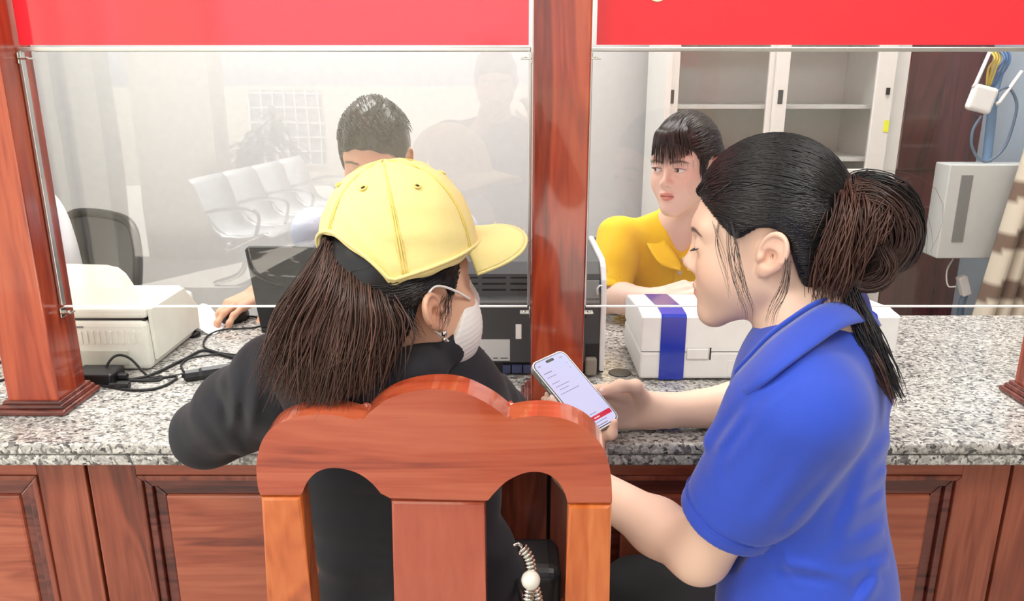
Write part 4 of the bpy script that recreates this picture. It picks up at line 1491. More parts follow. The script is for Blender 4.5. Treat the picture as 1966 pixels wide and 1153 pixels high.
def eyes_for(c, Rm, parent, gaze=(1, 0, 0)):
    for s in (1, -1):
        e = np.array([EYE[0], EYE[1] * s, EYE[2]])
        V, F = sdf_mesh(lambda p: sph(p, (0, 0, 0), 0.0122), (-0.015,) * 3, (0.015,) * 3, 0.0015)
        o = mesh_obj('eye', to_world(V + e, c, Rm), F, M_eyewhite, parent, True)
        g = nrm(gaze)
        V2, F2 = sdf_mesh(lambda p: np.maximum(sph(p, (0, 0, 0), 0.01245), 0.0108 - p @ g.astype(np.float32)), (-0.015,) * 3, (0.015,) * 3, 0.0009)
        mesh_obj('iris', to_world(V2 + e, c, Rm), F2, M_iris, o, True)


def lashes(c, Rm, parent, down=True, n=26):
    P = []
    for s in (1, -1):
        for k in range(n):
            y = EYE[1] + (k / (n - 1) - 0.5) * 0.025
            zz = EYE[2] + (-0.0035 if down else 0.0040) * (1 - ((y - EYE[1]) / 0.015) ** 2)
            xx = EYE[0] + math.sqrt(max(1e-9, 0.0144 ** 2 - (y - EYE[1]) ** 2 - (zz - EYE[2]) ** 2))
            a = np.array([xx, y * s, zz]); dv = np.array([1.0, s * (y - EYE[1]) * 25, -0.55 if down else 0.35]); dv = nrm(dv)
            P.append([a - dv * 0.001, a + dv * 0.004, a + dv * 0.0075 + np.array([0, 0, 0.0012])])
    strands('eyelashes', to_world(np.array(P), c, Rm), parent, np.array(lin((26, 20, 18))[:3]), 0.0004, 3)


def person_body(name, parts, colors, label, parent_loc, children=None):
    V, F = join_meshes(parts)
    o = mesh_obj(name, V, F, M_skin, None, True, colors)
    tag(o, label, 'person')
    return o


def skin_region(f, lo, hi, h, base, c=None, Rm=None, **kw):
    V, F = sdf_mesh(f, lo, hi, h)
    if c is not None:
        C = skin_colors(loc(V, c, Rm), base, **kw)
    else:
        C = np.tile(np.asarray(base), (len(V), 1))
    return V, F, C


def finger_flush(V, C, tips, base, amt=0.35, rad=0.016):
    red = np.asarray(base) * np.array([1.0, 0.74, 0.70])
    for q, _ in tips.values():
        w = np.exp(-((V - np.asarray(q)) ** 2).sum(1) / rad ** 2)[:, None] * amt
        C = C * (1 - w) + red * w
    return C


def nails(tips, n, parent, names, r=0.0052, mat=None, out=0.0):
    for nm in names:
        q, dj = tips[nm]
        nn = np.asarray(n, float) - dj * np.dot(n, dj); nn /= np.linalg.norm(nn)
        s = np.cross(dj, nn)
        Rm = np.stack([dj, s, nn], 1)
        c = q + nn * 0.0055 + dj * 0.001
        V, F = sdf_mesh(lambda p: ell(p, (0, 0, 0), (0.0085, 0.0052, 0.0018)), (-0.011, -0.007, -0.004), (0.011, 0.007, 0.004), 0.001)
        mesh_obj('fingernail', to_world(V, c, Rm), F, mat or M_nail, parent, True)


M_nail = plain('fingernail', (238, 208, 196), 0.2, var=0.02)
M_blue = plain('blue_shirt_cloth', (36, 72, 190), rough=0.75, var=0.05, scale=60, bump=0.12, bscale=900, sheen=0.25)
M_hoodie = plain('black_hoodie_cloth', (22, 22, 29), rough=0.8, var=0.06, bump=0.1, bscale=900, sheen=0.06)
M_trouser = plain('black_trouser_cloth', (20, 20, 23), rough=0.85, sheen=0.1)
M_yellow = plain('yellow_polo_cloth', (252, 208, 18), rough=0.8, var=0.05, bump=0.2, bscale=700, sheen=0.15)
M_cap = plain('pale_yellow_cap_cloth', (244, 226, 150), rough=0.85, var=0.06, scale=18, bump=0.25, bscale=600, sheen=0.2)
M_capband = plain('cap_seam_cloth', (240, 216, 124), rough=0.85, var=0.08, scale=25, bump=0.2, bscale=600)
M_mask = plain('white_mask_cloth', (240, 236, 230), rough=0.8, var=0.02, bump=0.15, bscale=300)
DARKHAIR = np.array(lin((24, 21, 22))[:3])
BROWNHAIR = np.array(lin((66, 44, 38))[:3])
BROWN2 = np.array(lin((84, 56, 46))[:3])

# ================================================================== woman in blue
bR = rot(159, 7, 0)
ear_pt = atc(1465, 495, 0.950)
bC = ear_pt - bR[:, 1] * 0.070
bNB = np.array([0.385, 0.950, 1.045])
bT = rot(150)
S1, E1, W1 = np.array([0.328, 0.818, 0.995]), np.array([0.247, 0.890, 0.758]), None
S2, E2, W2 = np.array([0.470, 1.085, 0.995]), np.array([0.475, 1.275, CT + 0.043]), np.array([0.247, 1.258, CT + 0.036])
SK_B = np.array(lin((236, 200, 177))[:3])

# phone pose first (held by both hands)
phU = nrm(_CR * -0.0907 + _CU * 0.107 + _CF * 0.060)
phS = _CR * 0.0573 + _CU * 0.024 + _CF * 0.050
phS = nrm(phS - phU * np.dot(phS, phU))
phN = np.cross(phS, phU)
if np.dot(phN, _CF) > 0:
    phN = -phN
phC = atc(1104, 750, 1.292)

# right hand (far arm) closes on the phone's right edge; left hand from below
h2, tip2 = hand_prims(W2, nrm((-1.0, -0.10, 0.14)), nrm((0.10, 1.0, 0.15)), 1,
                      dict(index=(4, 6, 6), middle=(4, 6, 6), ring=(4, 6, 6), pinky=(4, 8, 8)),
                      [(0.60, 0.76, -0.28), (0.88, 0.20, -0.42), (0.94, -0.30, -0.18)], 1.08)
hd1 = nrm(phU * 0.80 + phS * 0.58)
W1 = phC - phN * 0.047 - hd1 * 0.122 - phS * 0.008
h1, tip1 = hand_prims(W1, hd1, -phN, -1,
                      dict(index=(2, 4, 4), middle=(2, 4, 4), ring=(2, 4, 4), pinky=(2, 4, 4)),
                      [(0.5, 0.8, -0.25), (0.85, 0.45, -0.30), (0.95, 0.15, -0.30)], 0.84)
h1 = h1[:12] + h1[16:] if False else [q for i, q in enumerate(h1) if i < 13 or i > 18]
th = [W1 + hd1 * 0.03 - phS * 0.015, phC - phS * 0.044 - phU * 0.062 - phN * 0.018, phC - phS * 0.0640 - phU * 0.028 - phN * 0.006, phC - phS * 0.0560 + phU * 0.002 + phN * 0.003]
pk = [W1 + hd1 * 0.06 + phS * 0.02, phC + phS * 0.000 - phU * 0.082 - phN * 0.024, phC + phS * 0.006 - phU * 0.093 - phN * 0.006, phC + phS * 0.014 - phU * 0.082 + phN * 0.009]
for q, rr in ((th, (0.0145, 0.0120, 0.0108, 0.0080)), (pk, (0.011, 0.0085, 0.0078, 0.0060))):
    for i in range(3):
        h1.append((q[i], q[i + 1], rr[i], rr[i + 1]))
tip1 = dict(tip1)
tip1['thumb'] = (th[3], nrm(th[3] - th[2])); tip1['pinky'] = (pk[3], nrm(pk[3] - pk[2]))


nk0, nk1 = to_world(np.array([-0.030, 0, -0.035]), bC, bR), to_world(np.array([-0.040, 0, -0.10]), bC, bR)


def blue_head(p):
    d = head_f(loc(p, bC, bR), 'closed')
    n = chain(p, [(nk0, 0.046), (nk1, 0.047), (bNB, 0.062), (bNB + np.array([0, 0, -0.06]), 0.09)], 0.03)
    return smin(d, n, 0.025)


lo, hi = bC + np.array([-0.14, -0.14, -0.215]), bC + np.array([0.16, 0.14, 0.15])
Vh, Fh, Ch = skin_region(blue_head, lo, hi, 0.0017, SK_B, bC, bR, blush=0.14, lips=(206, 120, 112))
armL = lambda p: smin(chain(p, [(S1, 0.052), (S1 + (E1 - S1) * 0.55, 0.0465), (E1, 0.0375), (E1 + (W1 - E1) * 0.28, 0.0375), (W1 - (W1 - E1) * 0.1, 0.0275), (W1, 0.0255)], 0.02), prims_f(p, h1, 0.009), 0.014)
armR = lambda p: smin(chain(p, [(S2, 0.046), (E2, 0.039), (E2 + (W2 - E2) * 0.3, 0.0425), (W2 - (W2 - E2) * 0.10, 0.0275), (W2, 0.0255)], 0.02), prims_f(p, h2, 0.009), 0.014)
lo, hi = bounds([S2, E2, W2, tip2['middle'][0], tip2['thumb'][0]], 0.05)
Va, Fa = sdf_mesh(armR, lo, hi, 0.0022)
Ca = finger_flush(Va, np.tile(SK_B, (len(Va), 1)), tip2, SK_B)
lo, hi = bounds([S1, E1, W1, tip1['middle'][0], tip1['thumb'][0], tip1['pinky'][0]], 0.055)
Vl, Fl = sdf_mesh(armL, lo, hi, 0.0025)
Cl = finger_flush(Vl, np.tile(SK_B, (len(Vl), 1)), tip1, SK_B)
blue = person_body('person', [(Vh, Fh), (Va, Fa), (Vl, Fl)], np.concatenate([Ch, Ca, Cl]),
                   'woman in a blue collared shirt with a dark hair bun holding a phone', None)
lashes(bC, bR, blue)
nails(tip1, -phN * -1, blue, ('thumb',))
nails(tip2, phN, blue, ('thumb',))

# shirt
bHP = np.array([0.408, 0.910, 0.62]); bCH = np.array([0.392, 0.952, 0.90])
sd = nrm(E1 - S1); hem = S1 + sd * 0.190
sd2 = nrm(E2 - S2); hem2 = S2 + sd2 * 0.18


def blue_shirt(p):
    d = frame_ell(p, bCH, (0.104, 0.158, 0.185), bT)
    d = smin(d, frame_ell(p, bHP + np.array([0.0, 0.01, 0.03]), (0.118, 0.150, 0.18), bT), 0.09)
    d = smin(d, chain(p, [(S1 + np.array([0.020, 0.035, -0.010]), 0.054), (bNB + np.array([0.005, 0, -0.045]), 0.064), (S2 + np.array([0, -0.02, -0.005]), 0.056)], 0.05), 0.04)
    d = d + wrinkle(p, 0.0025, (16, 18, 30), 4.1)
    # gathered cloth at the chest front
    d = smin(d, rc(p, atc(1432, 775, 0.93), atc(1385, 850, 0.95), 0.02, 0.022), 0.03)
    for a, b, am, w in FOLDS:
        d = d + crease(p, a, b, am, w)
    # sleeve, open at the hem
    s = rc(p, S1 + np.array([0.006, 0.006, 0]), hem + sd * 0.03, 0.066, 0.0605)
    s = smin(s, rc(p, S1, S1 + sd * 0.11 + np.array([0.022, 0.0, -0.006]), 0.060, 0.058), 0.03)
    along = (p - hem.astype(np.float32)) @ sd.astype(np.float32)
    inner = rc(p, S1 + sd * 0.08, hem + sd * 0.06, 0.048, 0.0555)
    s = s + 0.0022 * np.exp(-((along + 0.023) / 0.0022) ** 2) + wrinkle(p, 0.0018, (30, 22, 34), 1.3)
    for a, b, am, w in SFOLDS:
        s = s + crease(p, a, b, am, w)
    s = smax(s, along, 0.005)
    s = smax(s, -inner, 0.003)
    d = np.where(along > -0.13, np.maximum(d, -(inner + 0.004)), d)
    kk = 0.004 + 0.045 * np.clip((-along - 0.10) / 0.08, 0, 1)
    d = smin(d, s, kk)
    s2 = rc(p, S2, hem2, 0.064, 0.058)
    return smin(d, s2, 0.02)


def cr(x0, y0, z0, x1, y1, z1, am=0.004, w=0.008):
    return (atc(x0, y0, z0), atc(x1, y1, z1), am, w)


FOLDS = [cr(1722, 800, 0.98, 1630, 940, 0.93, 0.005, 0.010), cr(1725, 870, 0.98, 1600, 985, 0.92, 0.005, 0.009), cr(1722, 930, 0.97, 1570, 1020, 0.91, 0.004, 0.008), cr(1715, 1000, 0.97, 1545, 1075, 0.91, 0.005, 0.010),
         cr(1728, 1060, 0.97, 1590, 1110, 0.91, 0.006, 0.010), cr(1480, 1085, 0.92, 1660, 1120, 0.92, 0.005, 0.009), cr(1500, 1060, 0.92, 1530, 1150, 0.92, 0.004, 0.008), cr(1700, 700, 0.97, 1722, 850, 0.98, 0.004, 0.010),
         cr(1690, 1090, 0.95, 1640, 1160, 0.93, 0.006, 0.010), cr(1660, 880, 0.94, 1600, 1050, 0.91, 0.004, 0.012)]
SFOLDS = [cr(1475, 728, 0.90, 1385, 840, 0.95, 0.006, 0.008), cr(1500, 735, 0.885, 1395, 880, 0.93, 0.005, 0.009), cr(1545, 715, 0.88, 1430, 800, 0.90, 0.004, 0.008), cr(1380, 900, 0.94, 1450, 780, 0.89, 0.004, 0.010),
          cr(1600, 790, 0.88, 1440, 1010, 0.90, 0.003, 0.014), cr(1640, 860, 0.90, 1490, 1030, 0.89, 0.004, 0.008)]
lo, hi = bounds([S1, S2, bHP + np.array([0, 0, -0.17]), bNB, bHP + np.array([0.16, 0, 0]), bHP + np.array([-0.16, 0, 0])], 0.075)
V, F = sdf_mesh(blue_shirt, lo, hi, 0.0032)
shirt = mesh_obj('shirt', V, F, M_blue, blue, True)


def ribbon(name, T, B, mat, parent, thick=0.003, n=6, rows=5, bulge=0.004, smooth=True):
    T, B = catmull(T, n), catmull(B, n)
    V = []
    for k in range(rows + 1):
        v = k / rows
        P = T + (B - T) * v
        V.append(P)
    V = np.array(V)
    nn = np.cross(np.gradient(V, axis=1), np.gradient(V, axis=0)); nn /= np.linalg.norm(nn, axis=2, keepdims=True) + 1e-9
    prof = np.sin(np.linspace(0, 1, rows + 1) * math.pi)[:, None, None]
    V = V + nn * bulge * prof
    r, m, _ = V.shape
    V = V.reshape(-1, 3)
    F = [(i * m + j, i * m + j + 1, (i + 1) * m + j + 1, (i + 1) * m + j) for i in range(r - 1) for j in range(m - 1)]
    o = mesh_obj(name, V, F, mat, parent, smooth)
    s = o.modifiers.new('t', 'SOLIDIFY'); s.thickness = thick; s.offset = 0
    return o


Tn = [(1648, 584, 1.00), (1612, 580, 0.955), (1573, 588, 0.922), (1524, 618, 0.905), (1479, 652, 0.903), (1442, 690, 0.912), (1412, 722, 0.932)]
Bn = [(1690, 626, 0.978), (1655, 618, 0.925), (1612, 632, 0.880), (1558, 668, 0.850), (1509, 703, 0.840), (1468, 735, 0.848), (1436, 758, 0.872)]
Tw, Bw = [atc(*q) for q in Tn], [atc(*q) for q in Bn]
ax = bT[:, 1]


def mirror(P, c=bNB, a=ax):
    return [q - 2 * a * np.dot(q - c, a) for q in P]


ribbon('collar', Tw, Bw, M_blue, shirt, 0.004)
ribbon('collar', mirror(Tw), mirror(Bw), M_blue, shirt, 0.004)
ribbon('collar_stand', [q + np.array([0.002, 0.012, 0.004]) for q in Tw], [q + np.array([0.004, 0.02, -0.03]) for q in Tw], M_blue, shirt, 0.003, bulge=0)
# placket edge poking forward under the collar
ribbon('placket', [atc(1398, 835, 0.985), atc(1376, 850, 0.985), atc(1353, 874, 0.985)], [atc(1404, 868, 0.975), atc(1385, 874, 0.97), atc(1362, 882, 0.975)], M_blue, shirt, 0.005, bulge=0.002)
tube('sleeve_stitch', [hem - sd * 0.021 + 0.0612 * (math.cos(a) * nrm(np.cross(sd, (0, 1, 0))) + math.sin(a) * nrm(np.cross(sd, np.cross(sd, (0, 1, 0))))) for a in np.linspace(0, 2 * math.pi, 40)], 0.0006, M_blue, shirt, 5)

# trousers and shoes
kn1, kn2 = np.array([0.21, 1.10, 0.53]), np.array([0.34, 1.14, 0.53])
def blue_tr(p):
    d = frame_ell(p, bHP + np.array([0, 0, -0.05]), (0.115, 0.15, 0.115), bT)
    for k, (kn, hx) in enumerate(((kn1, -0.07), (kn2, 0.06))):
        hp = bHP + np.array([hx * 0.4, 0.02 + hx, -0.06])
        an = kn + np.array([0.0, -0.04, -0.46])
        d = smin(d, chain(p, [(hp, 0.08), (kn, 0.062), (an, 0.05)], 0.03), 0.04)
    return np.maximum(d, 0.03 - p[:, 2])
V, F = sdf_mesh(blue_tr, (0.1, 0.72, 0.0), (0.56, 1.25, 0.72), 0.007)
mesh_obj('trousers', V, F, M_trouser, blue, True)
for kn in (kn1, kn2):
    V, F = sdf_mesh(lambda p: np.maximum(rc(p, kn + np.array([0, -0.06, -0.49]), kn + np.array([0, 0.06, -0.50]), 0.045, 0.035), 0.001 - p[:, 2]), kn + np.array([-0.06, -0.12, -0.56]), kn + np.array([0.06, 0.11, -0.42]), 0.006)
    mesh_obj('shoe', V, F, M_black, blue, True)

# hair: combed volume, bun, fall and loose wisps
fsh = lambda q: hair_shell(q)
V, F = sdf_mesh(fsh, (-0.13, -0.1, -0.08), (0.12, 0.1, 0.16), 0.0025)
hair = mesh_obj('hair', to_world(V, bC, bR), F, M_hair, blue, True, np.tile(DARKHAIR, (len(V), 1)))
cc = np.array([-0.009, 0, 0.041])
gather = np.array([-0.100, 0.005, 0.028])
rg = np.random.default_rng(5)
st = []
hl = np.array(HAIRLINE[1:14])
for k in range(1500):
    t = rg.uniform(0, len(hl) - 1.001); i = int(t); u = t - i
    xz = hl[i] * (1 - u) + hl[i + 1] * u
    inn = rg.uniform(0, 1) ** 1.6
    xz = xz * (1 - inn * 0.55) + np.array([-0.02, 0.08]) * inn * 0.55
    q = np.array([xz[0], 0.02, xz[1]]) - np.array([cc[0], 0, cc[2]])
    # side point on the ellipsoid
    e2 = (q[0] / 0.1) ** 2 + (q[2] / 0.1) ** 2
    y = 0.083 * math.sqrt(max(0.0, 1 - min(e2, 1)))
    st.append([xz[0], y * (1 if rg.uniform() < 0.8 else -1) + rg.normal(0, 0.002), xz[1]])
st = np.array(st)
P = combed(st, gather, cc, fsh, 14, 0.0012, 0.003)
cols = np.tile(DARKHAIR, (len(P), 1)) * (1 + 0.5 * rg.uniform(0, 1, (len(P), 1)))
strands('combed_strands', to_world(P, bC, bR), hair, cols, 0.0009, 4, 0.25)
# crown strands running back from the forehead
st = np.stack([rg.uniform(0.02, 0.082, 500), rg.uniform(-0.05, 0.055, 500), np.full(500, 0.10)], 1)
P = combed(st, gather, cc, fsh, 14, 0.0015, 0.003, 3)
strands('combed_strands', to_world(P, bC, bR), hair, DARKHAIR, 0.0009, 4, 0.4)
# bobby pin
pp = [np.array([0.052, 0.052, 0.074]), np.array([0.030, 0.060, 0.092])]
pw = []
for q in pp:
    dv = nrm(q - cc)
    pw.append(cc + dv * (on_shell(fsh, cc, dv[None])[0] + 0.003))
tube('hair_pin', [to_world(q, bC, bR) for q in pw], 0.001, M_black, hair, 6)

bunc = atc(1688, 450, 0.975)
bR2 = np.stack([_CR, _CF, _CU], 1)


def bun_f(p):
    q = (p - bunc.astype(np.float32)) @ bR2.astype(np.float32)
    d = ell(q, (0.004, 0, 0.012), (0.040, 0.040, 0.048))
    d = smin(d, ell(q, (-0.014, 0.0, -0.042), (0.026, 0.026, 0.026)), 0.012)
    d = smin(d, rc(q, (-0.055, 0.01, 0.02), (-0.02, 0, 0.03), 0.035, 0.035), 0.02)
    d = smax(d, -ell(q, (-0.006, -0.045, -0.022), (0.016, 0.02, 0.010)), 0.008)
    return d + 0.0025 * np.sin(q[:, 0] * 160 + q[:, 2] * 90)


V, F = sdf_mesh(bun_f, bunc - 0.10, bunc + 0.10, 0.003)
bun = mesh_obj('bun', V, F, M_hair, hair, True, np.tile(DARKHAIR * 1.3, (len(V), 1)))


def pxpath(pts):
    return [atc(*q) for q in pts]


def lock(pts, rpx, n, col, seed, rad=0.0009, flat=(1, 1), jitter=0.2, m=16, var=0.35, parent=None, name='hair_lock', ends=0.82):
    k = 0.00065
    return strands(name, bundle(pxpath(pts), [r * k for r in rpx], n, m, jitter, flat, seed, 0.0, ends), parent or hair, col, rad, 4, var)


lock([(1592, 372, 0.965), (1650, 352, 0.945), (1715, 372, 0.94), (1750, 430, 0.95), (1738, 495, 0.955), (1690, 525, 0.945)], [10, 22, 24, 20, 18, 8], 170, DARKHAIR * 1.2, 11)
lock([(1600, 400, 0.955), (1650, 378, 0.925), (1700, 410, 0.915), (1712, 470, 0.92), (1665, 505, 0.93)], [14, 22, 26, 20, 10], 170, BROWNHAIR, 12)
lock([(1640, 352, 0.94), (1690, 380, 0.915), (1735, 440, 0.925), (1712, 500, 0.93), (1650, 548, 0.945)], [12, 20, 22, 22, 14], 170, BROWNHAIR * 0.8, 13)
lock([(1690, 470, 0.92), (1706, 505, 0.922), (1690, 535, 0.93), (1650, 545, 0.94), (1625, 520, 0.945)], [14, 16, 16, 14, 8], 110, BROWNHAIR, 22)
lock([(1608, 352, 0.95), (1606, 400, 0.925), (1590, 460, 0.93), (1574, 520, 0.945), (1570, 560, 0.955)], [10, 18, 20, 16, 10], 120, BROWNHAIR * 1.1, 14, ends=0.5, jitter=0.5)
lock([(1622, 350, 0.94), (1625, 420, 0.915), (1604, 500, 0.925), (1586, 560, 0.94), (1592, 612, 0.945)], [12, 18, 22, 18, 16], 130, BROWN2, 15, ends=0.5, jitter=0.6)
lock([(1652, 355, 0.93), (1648, 410, 0.91), (1640, 470, 0.912), (1622, 540, 0.93), (1612, 590, 0.94)], [12, 18, 18, 14, 8], 110, BROWN2 * 0.9, 23, ends=0.5, jitter=0.5)
lock([(1690, 372, 0.925), (1690, 410, 0.905), (1672, 450, 0.905), (1664, 480, 0.91)], [12, 18, 16, 12], 70, BROWN2, 24, jitter=0.5, m=10)
lock([(1622, 520, 0.95), (1640, 590, 0.945), (1668, 655, 0.935), (1700, 715, 0.925), (1732, 775, 0.925)], [16, 15, 18, 16, 9], 150, DARKHAIR * 1.5, 17, jitter=0.35)
lock([(1632, 560, 0.945), (1655, 640, 0.935), (1690, 710, 0.922), (1716, 785, 0.922)], [8, 8, 10, 4], 60, BROWN2, 18, jitter=0.4)
lock([(1652, 378, 0.94), (1642, 354, 0.935), (1636, 330, 0.94)], [14, 12, 10], 40, BROWNHAIR, 19, m=8)
lock([(1684, 376, 0.94), (1716, 360, 0.935), (1748, 346, 0.94)], [12, 10, 8], 44, BROWN2, 20, m=8)
lock([(1618, 376, 0.95), (1622, 352, 0.94), (1624, 328, 0.94)], [10, 8, 6], 26, BROWNHAIR, 21, m=8)
lock([(1600, 380, 0.95), (1680, 350, 0.93), (1745, 400, 0.93), (1740, 500, 0.94), (1660, 570, 0.94)], [14, 26, 30, 34, 50], 16, BROWN2 * 1.3, 25, 0.0002, jitter=0.5, name='flyaway_hair')
# loose wisps by the temple, cheek and nape
W_ = [((1398, 430, 0.952), (1402, 478, 0.938), (1416, 530, 0.928), (1438, 590, 0.925), (1436, 622, 0.93)), ((1404, 425, 0.945), (1418, 490, 0.93), (1432, 545, 0.922), (1445, 605, 0.925)),
      ((1380, 420, 0.965), (1376, 470, 0.962), (1392, 530, 0.955), (1400, 575, 0.955)), ((1415, 445, 0.94), (1412, 500, 0.93), (1422, 550, 0.925), (1428, 600, 0.925)),
      ((1360, 395, 0.99), (1372, 440, 0.97), (1388, 500, 0.958), (1394, 545, 0.955)), ((1512, 470, 0.925), (1506, 540, 0.918), (1485, 590, 0.915), (1470, 630, 0.91)),
      ((1518, 500, 0.925), (1510, 560, 0.918), (1490, 600, 0.915), (1482, 640, 0.91))]
for i, w in enumerate(W_):
    lock(list(w), [4, 6, 9, 8] if i in (0, 3) else [2, 4, 6, 5], (12, 8, 4, 7, 3, 10, 7)[i], DARKHAIR * 3.0, 40 + i, 0.00024, jitter=0.4, name='loose_hair')
lock([(1352, 372, 1.02), (1346, 366, 1.01), (1362, 352, 1.0), (1400, 325, 0.985)], [6, 8, 10, 10], 70, DARKHAIR * 1.3, 60, 0.0007)

# stool under her (below the picture)
t = empty('wooden_stool', (bHP[0], bHP[1], 0), 'plain wooden stool carrying the woman in the blue shirt', 'stool')
lathe('seat', [(0.15, 0), (0.16, 0.006), (0.16, 0.024), (0.15, 0.03), (0, 0.03)], (bHP[0], bHP[1], 0.425), M_stile, t, 32)
for a in range(4):
    q = np.array([math.cos(a * math.pi / 2 + 0.78), math.sin(a * math.pi / 2 + 0.78), 0])
    tube('leg', [bHP * np.array([1, 1, 0]) + q * 0.16 + np.array([0, 0, 0.0]), bHP * np.array([1, 1, 0]) + q * 0.11 + np.array([0, 0, 0.425])], 0.016, M_stile, t, 10)

# phone
t = empty('smartphone', phC, 'smartphone with a bright lavender screen held over the counter', 'phone')
phM = Matrix(((phS[0], phU[0], phN[0], phC[0]), (phS[1], phU[1], phN[1], phC[1]), (phS[2], phU[2], phN[2], phC[2]), (0, 0, 0, 1)))


def rrect(w, h, r, n=6):
    out = []
    for cx, cy, a0 in ((w - r, h - r, 0), (-w + r, h - r, 90), (-w + r, -h + r, 180), (w - r, -h + r, 270)):
        for k in range(n + 1):
            a = R(a0 + 90 * k / n)
            out.append((cx + r * math.cos(a), cy + r * math.sin(a)))
    return out


def ph(x, y, z):
    return np.array(phM @ Vector((x, y, z)))


PW, PH = 0.0395, 0.0785
prism('case', [ph(x, y, -0.0105) for x, y in rrect(PW, PH, 0.013)], phN * 0.0095, plain('silver_case', (196, 200, 194), 0.25, 0.3), t, 0.002)
o = None
bm = bmesh.new()
ou, inn = rrect(PW, PH, 0.013), rrect(PW - 0.0028, PH - 0.0028, 0.011)
prism('bezel_white', [ph(x, y, -0.0012) for x, y in ou], phN * 0.001, M_whitepl, t)
bm.free()
prism('bezel', [ph(x, y, -0.0004) for x, y in rrect(PW - 0.0022, PH - 0.0022, 0.0115)], phN * 0.0006, M_black, t)
M_screen = plain('lit_screen', (26, 26, 30), 0.08, var=0.0, emit=(218, 216, 250), estr=0.82)
scr = prism('screen', [ph(x, y, 0.0001) for x, y in rrect(PW - 0.0036, PH - 0.0036, 0.0105)], phN * 0.0004, M_screen, t)
prism('camera_island', [ph(x, y + PH - 0.0095, 0.0003) for x, y in rrect(0.0092, 0.0026, 0.0025)], phN * 0.0005, M_black, t)
M_redbtn = plain('red_button', (40, 10, 14), 0.2, emit=(206, 44, 70), estr=0.85)
M_ink = plain('screen_ink', (30, 30, 36), 0.3, emit=(120, 118, 150), estr=0.7)
prism('red_bar', [ph(x, y - PH + 0.021, 0.0003) for x, y in rrect(PW - 0.006, 0.0042, 0.001, 2)], phN * 0.0004, M_redbtn, scr)
bm = bmesh.new()
for (x0, x1, y0, h) in ((-0.030, -0.024, 0.066, 0.0014), (0.020, 0.028, 0.066, 0.0014), (-0.030, -0.012, 0.050, 0.0016), (-0.027, -0.009, 0.041, 0.001), (-0.029, -0.0275, 0.041, 0.0015), (-0.027, -0.012, 0.028, 0.001), (-0.029, -0.0275, 0.028, 0.0015),
                        (-0.028, 0.004, 0.020, 0.001), (-0.024, -0.004, 0.013, 0.001), (-0.026, 0.014, 0.005, 0.001), (-0.029, -0.0275, 0.005, 0.0018), (0.026, 0.0275, 0.052, 0.0015), (0.026, 0.0275, 0.042, 0.0015),
                        (-0.010, 0.006, -0.049, 0.001), (-0.016, 0.016, -0.066, 0.001)):
    box('text_line', (x0, y0 - h / 2, 0.0004), (x1, y0 + h / 2, 0.0007), M_ink, scr, M=phM)
bm.free()
bm = bmesh.new()
bm_box(bm, (-0.007, -PH + 0.0200, 0.0006), (0.006, -PH + 0.0216, 0.0009), M=phM)
bm_obj('button_text', bm, M_whitepl, scr)
ring = [ph(-0.022 + 0.0038 * math.cos(a), -0.040 + 0.0038 * math.sin(a), 0.0006) for a in np.linspace(0, 2 * math.pi, 24)]
tube('ring_icon', ring, 0.0005, plain('icon_lilac', (184, 180, 222), 0.3), scr, 5)
box('home_bar', (-0.013, -PH + 0.0062, 0.0004), (0.013, -PH + 0.0072, 0.0007), M_black, scr, M=phM)
for y0, y1 in ((0.034, 0.042), (0.016, 0.028), (-0.002, 0.010)):
    box('side_button', (-PW - 0.0012, y0, -0.0075), (-PW + 0.001, y1, -0.0045), M_alu, t, 0.0004, M=phM)
# ================================================================== girl in the yellow cap
gR = rot(45, -9, -1)
g_ear = atc(841, 600, 0.955)
gC = g_ear + gR[:, 1] * 0.072
SK_G = np.array(lin((226, 178, 148))[:3])
gNB = np.array([-0.160, 0.985, 1.030])
gT = rot(82)
nk0, nk1 = to_world(np.array([-0.028, 0, -0.035]), gC, gR), to_world(np.array([-0.045, 0, -0.095]), gC, gR)


def g_head(p):
    d = head_f(loc(p, gC, gR), 'closed')
    n = chain(p, [(nk0, 0.046), (nk1, 0.048), (gNB, 0.060), (gNB + np.array([0, 0, -0.06]), 0.085)], 0.03)
    return smin(d, n, 0.025)


gS1, gE1, gW1 = np.array([-0.318, 0.975, 0.968]), np.array([-0.482, 1.115, 0.822]), np.array([-0.315, 1.285, CT + 0.045])
gS2, gE2, gW2 = np.array([-0.072, 1.010, 0.930]), np.array([-0.026, 1.165, 0.828]), np.array([-0.115, 1.300, CT + 0.045])
V1, F1, C1 = skin_region(g_head, gC + np.array([-0.14, -0.14, -0.20]), gC + np.array([0.15, 0.15, 0.14]), 0.0020, SK_G, gC, gR, blush=0.1)
parts, cols = [(V1, F1)], [C1]
for W, E, sd_, th in ((gW1, gE1, 1, -1), (gW2, gE2, 1, 1)):
    hp, tp = hand_prims(W, nrm(W - E + np.array([0, 0, -0.0])) * np.array([1, 1, 0.2]), (0, 0, 1), 1 if th == -1 else -1,
                        dict(index=(15, 20, 10), middle=(15, 20, 10), ring=(15, 20, 10), pinky=(15, 20, 10)), [(0.6, 0.8, -0.2), (0.8, 0.5, -0.2), (0.95, 0.2, -0.2)], 0.92)
    f = lambda p: smin(rc(p, E, W, 0.032, 0.025), prims_f(p, hp), 0.012)
    lo, hi = bounds([E, W, tp['middle'][0], tp['thumb'][0]], 0.05)
    v, f_ = sdf_mesh(f, lo, hi, 0.004)
    parts.append((v, f_)); cols.append(np.tile(SK_G, (len(v), 1)))
girl = person_body('person', parts, np.concatenate(cols), 'seated girl in a pale yellow cap, white face mask and black hoodie', None)

gCH, gHP = np.array([-0.172, 1.005, 0.870]), np.array([-0.130, 1.000, 0.58])


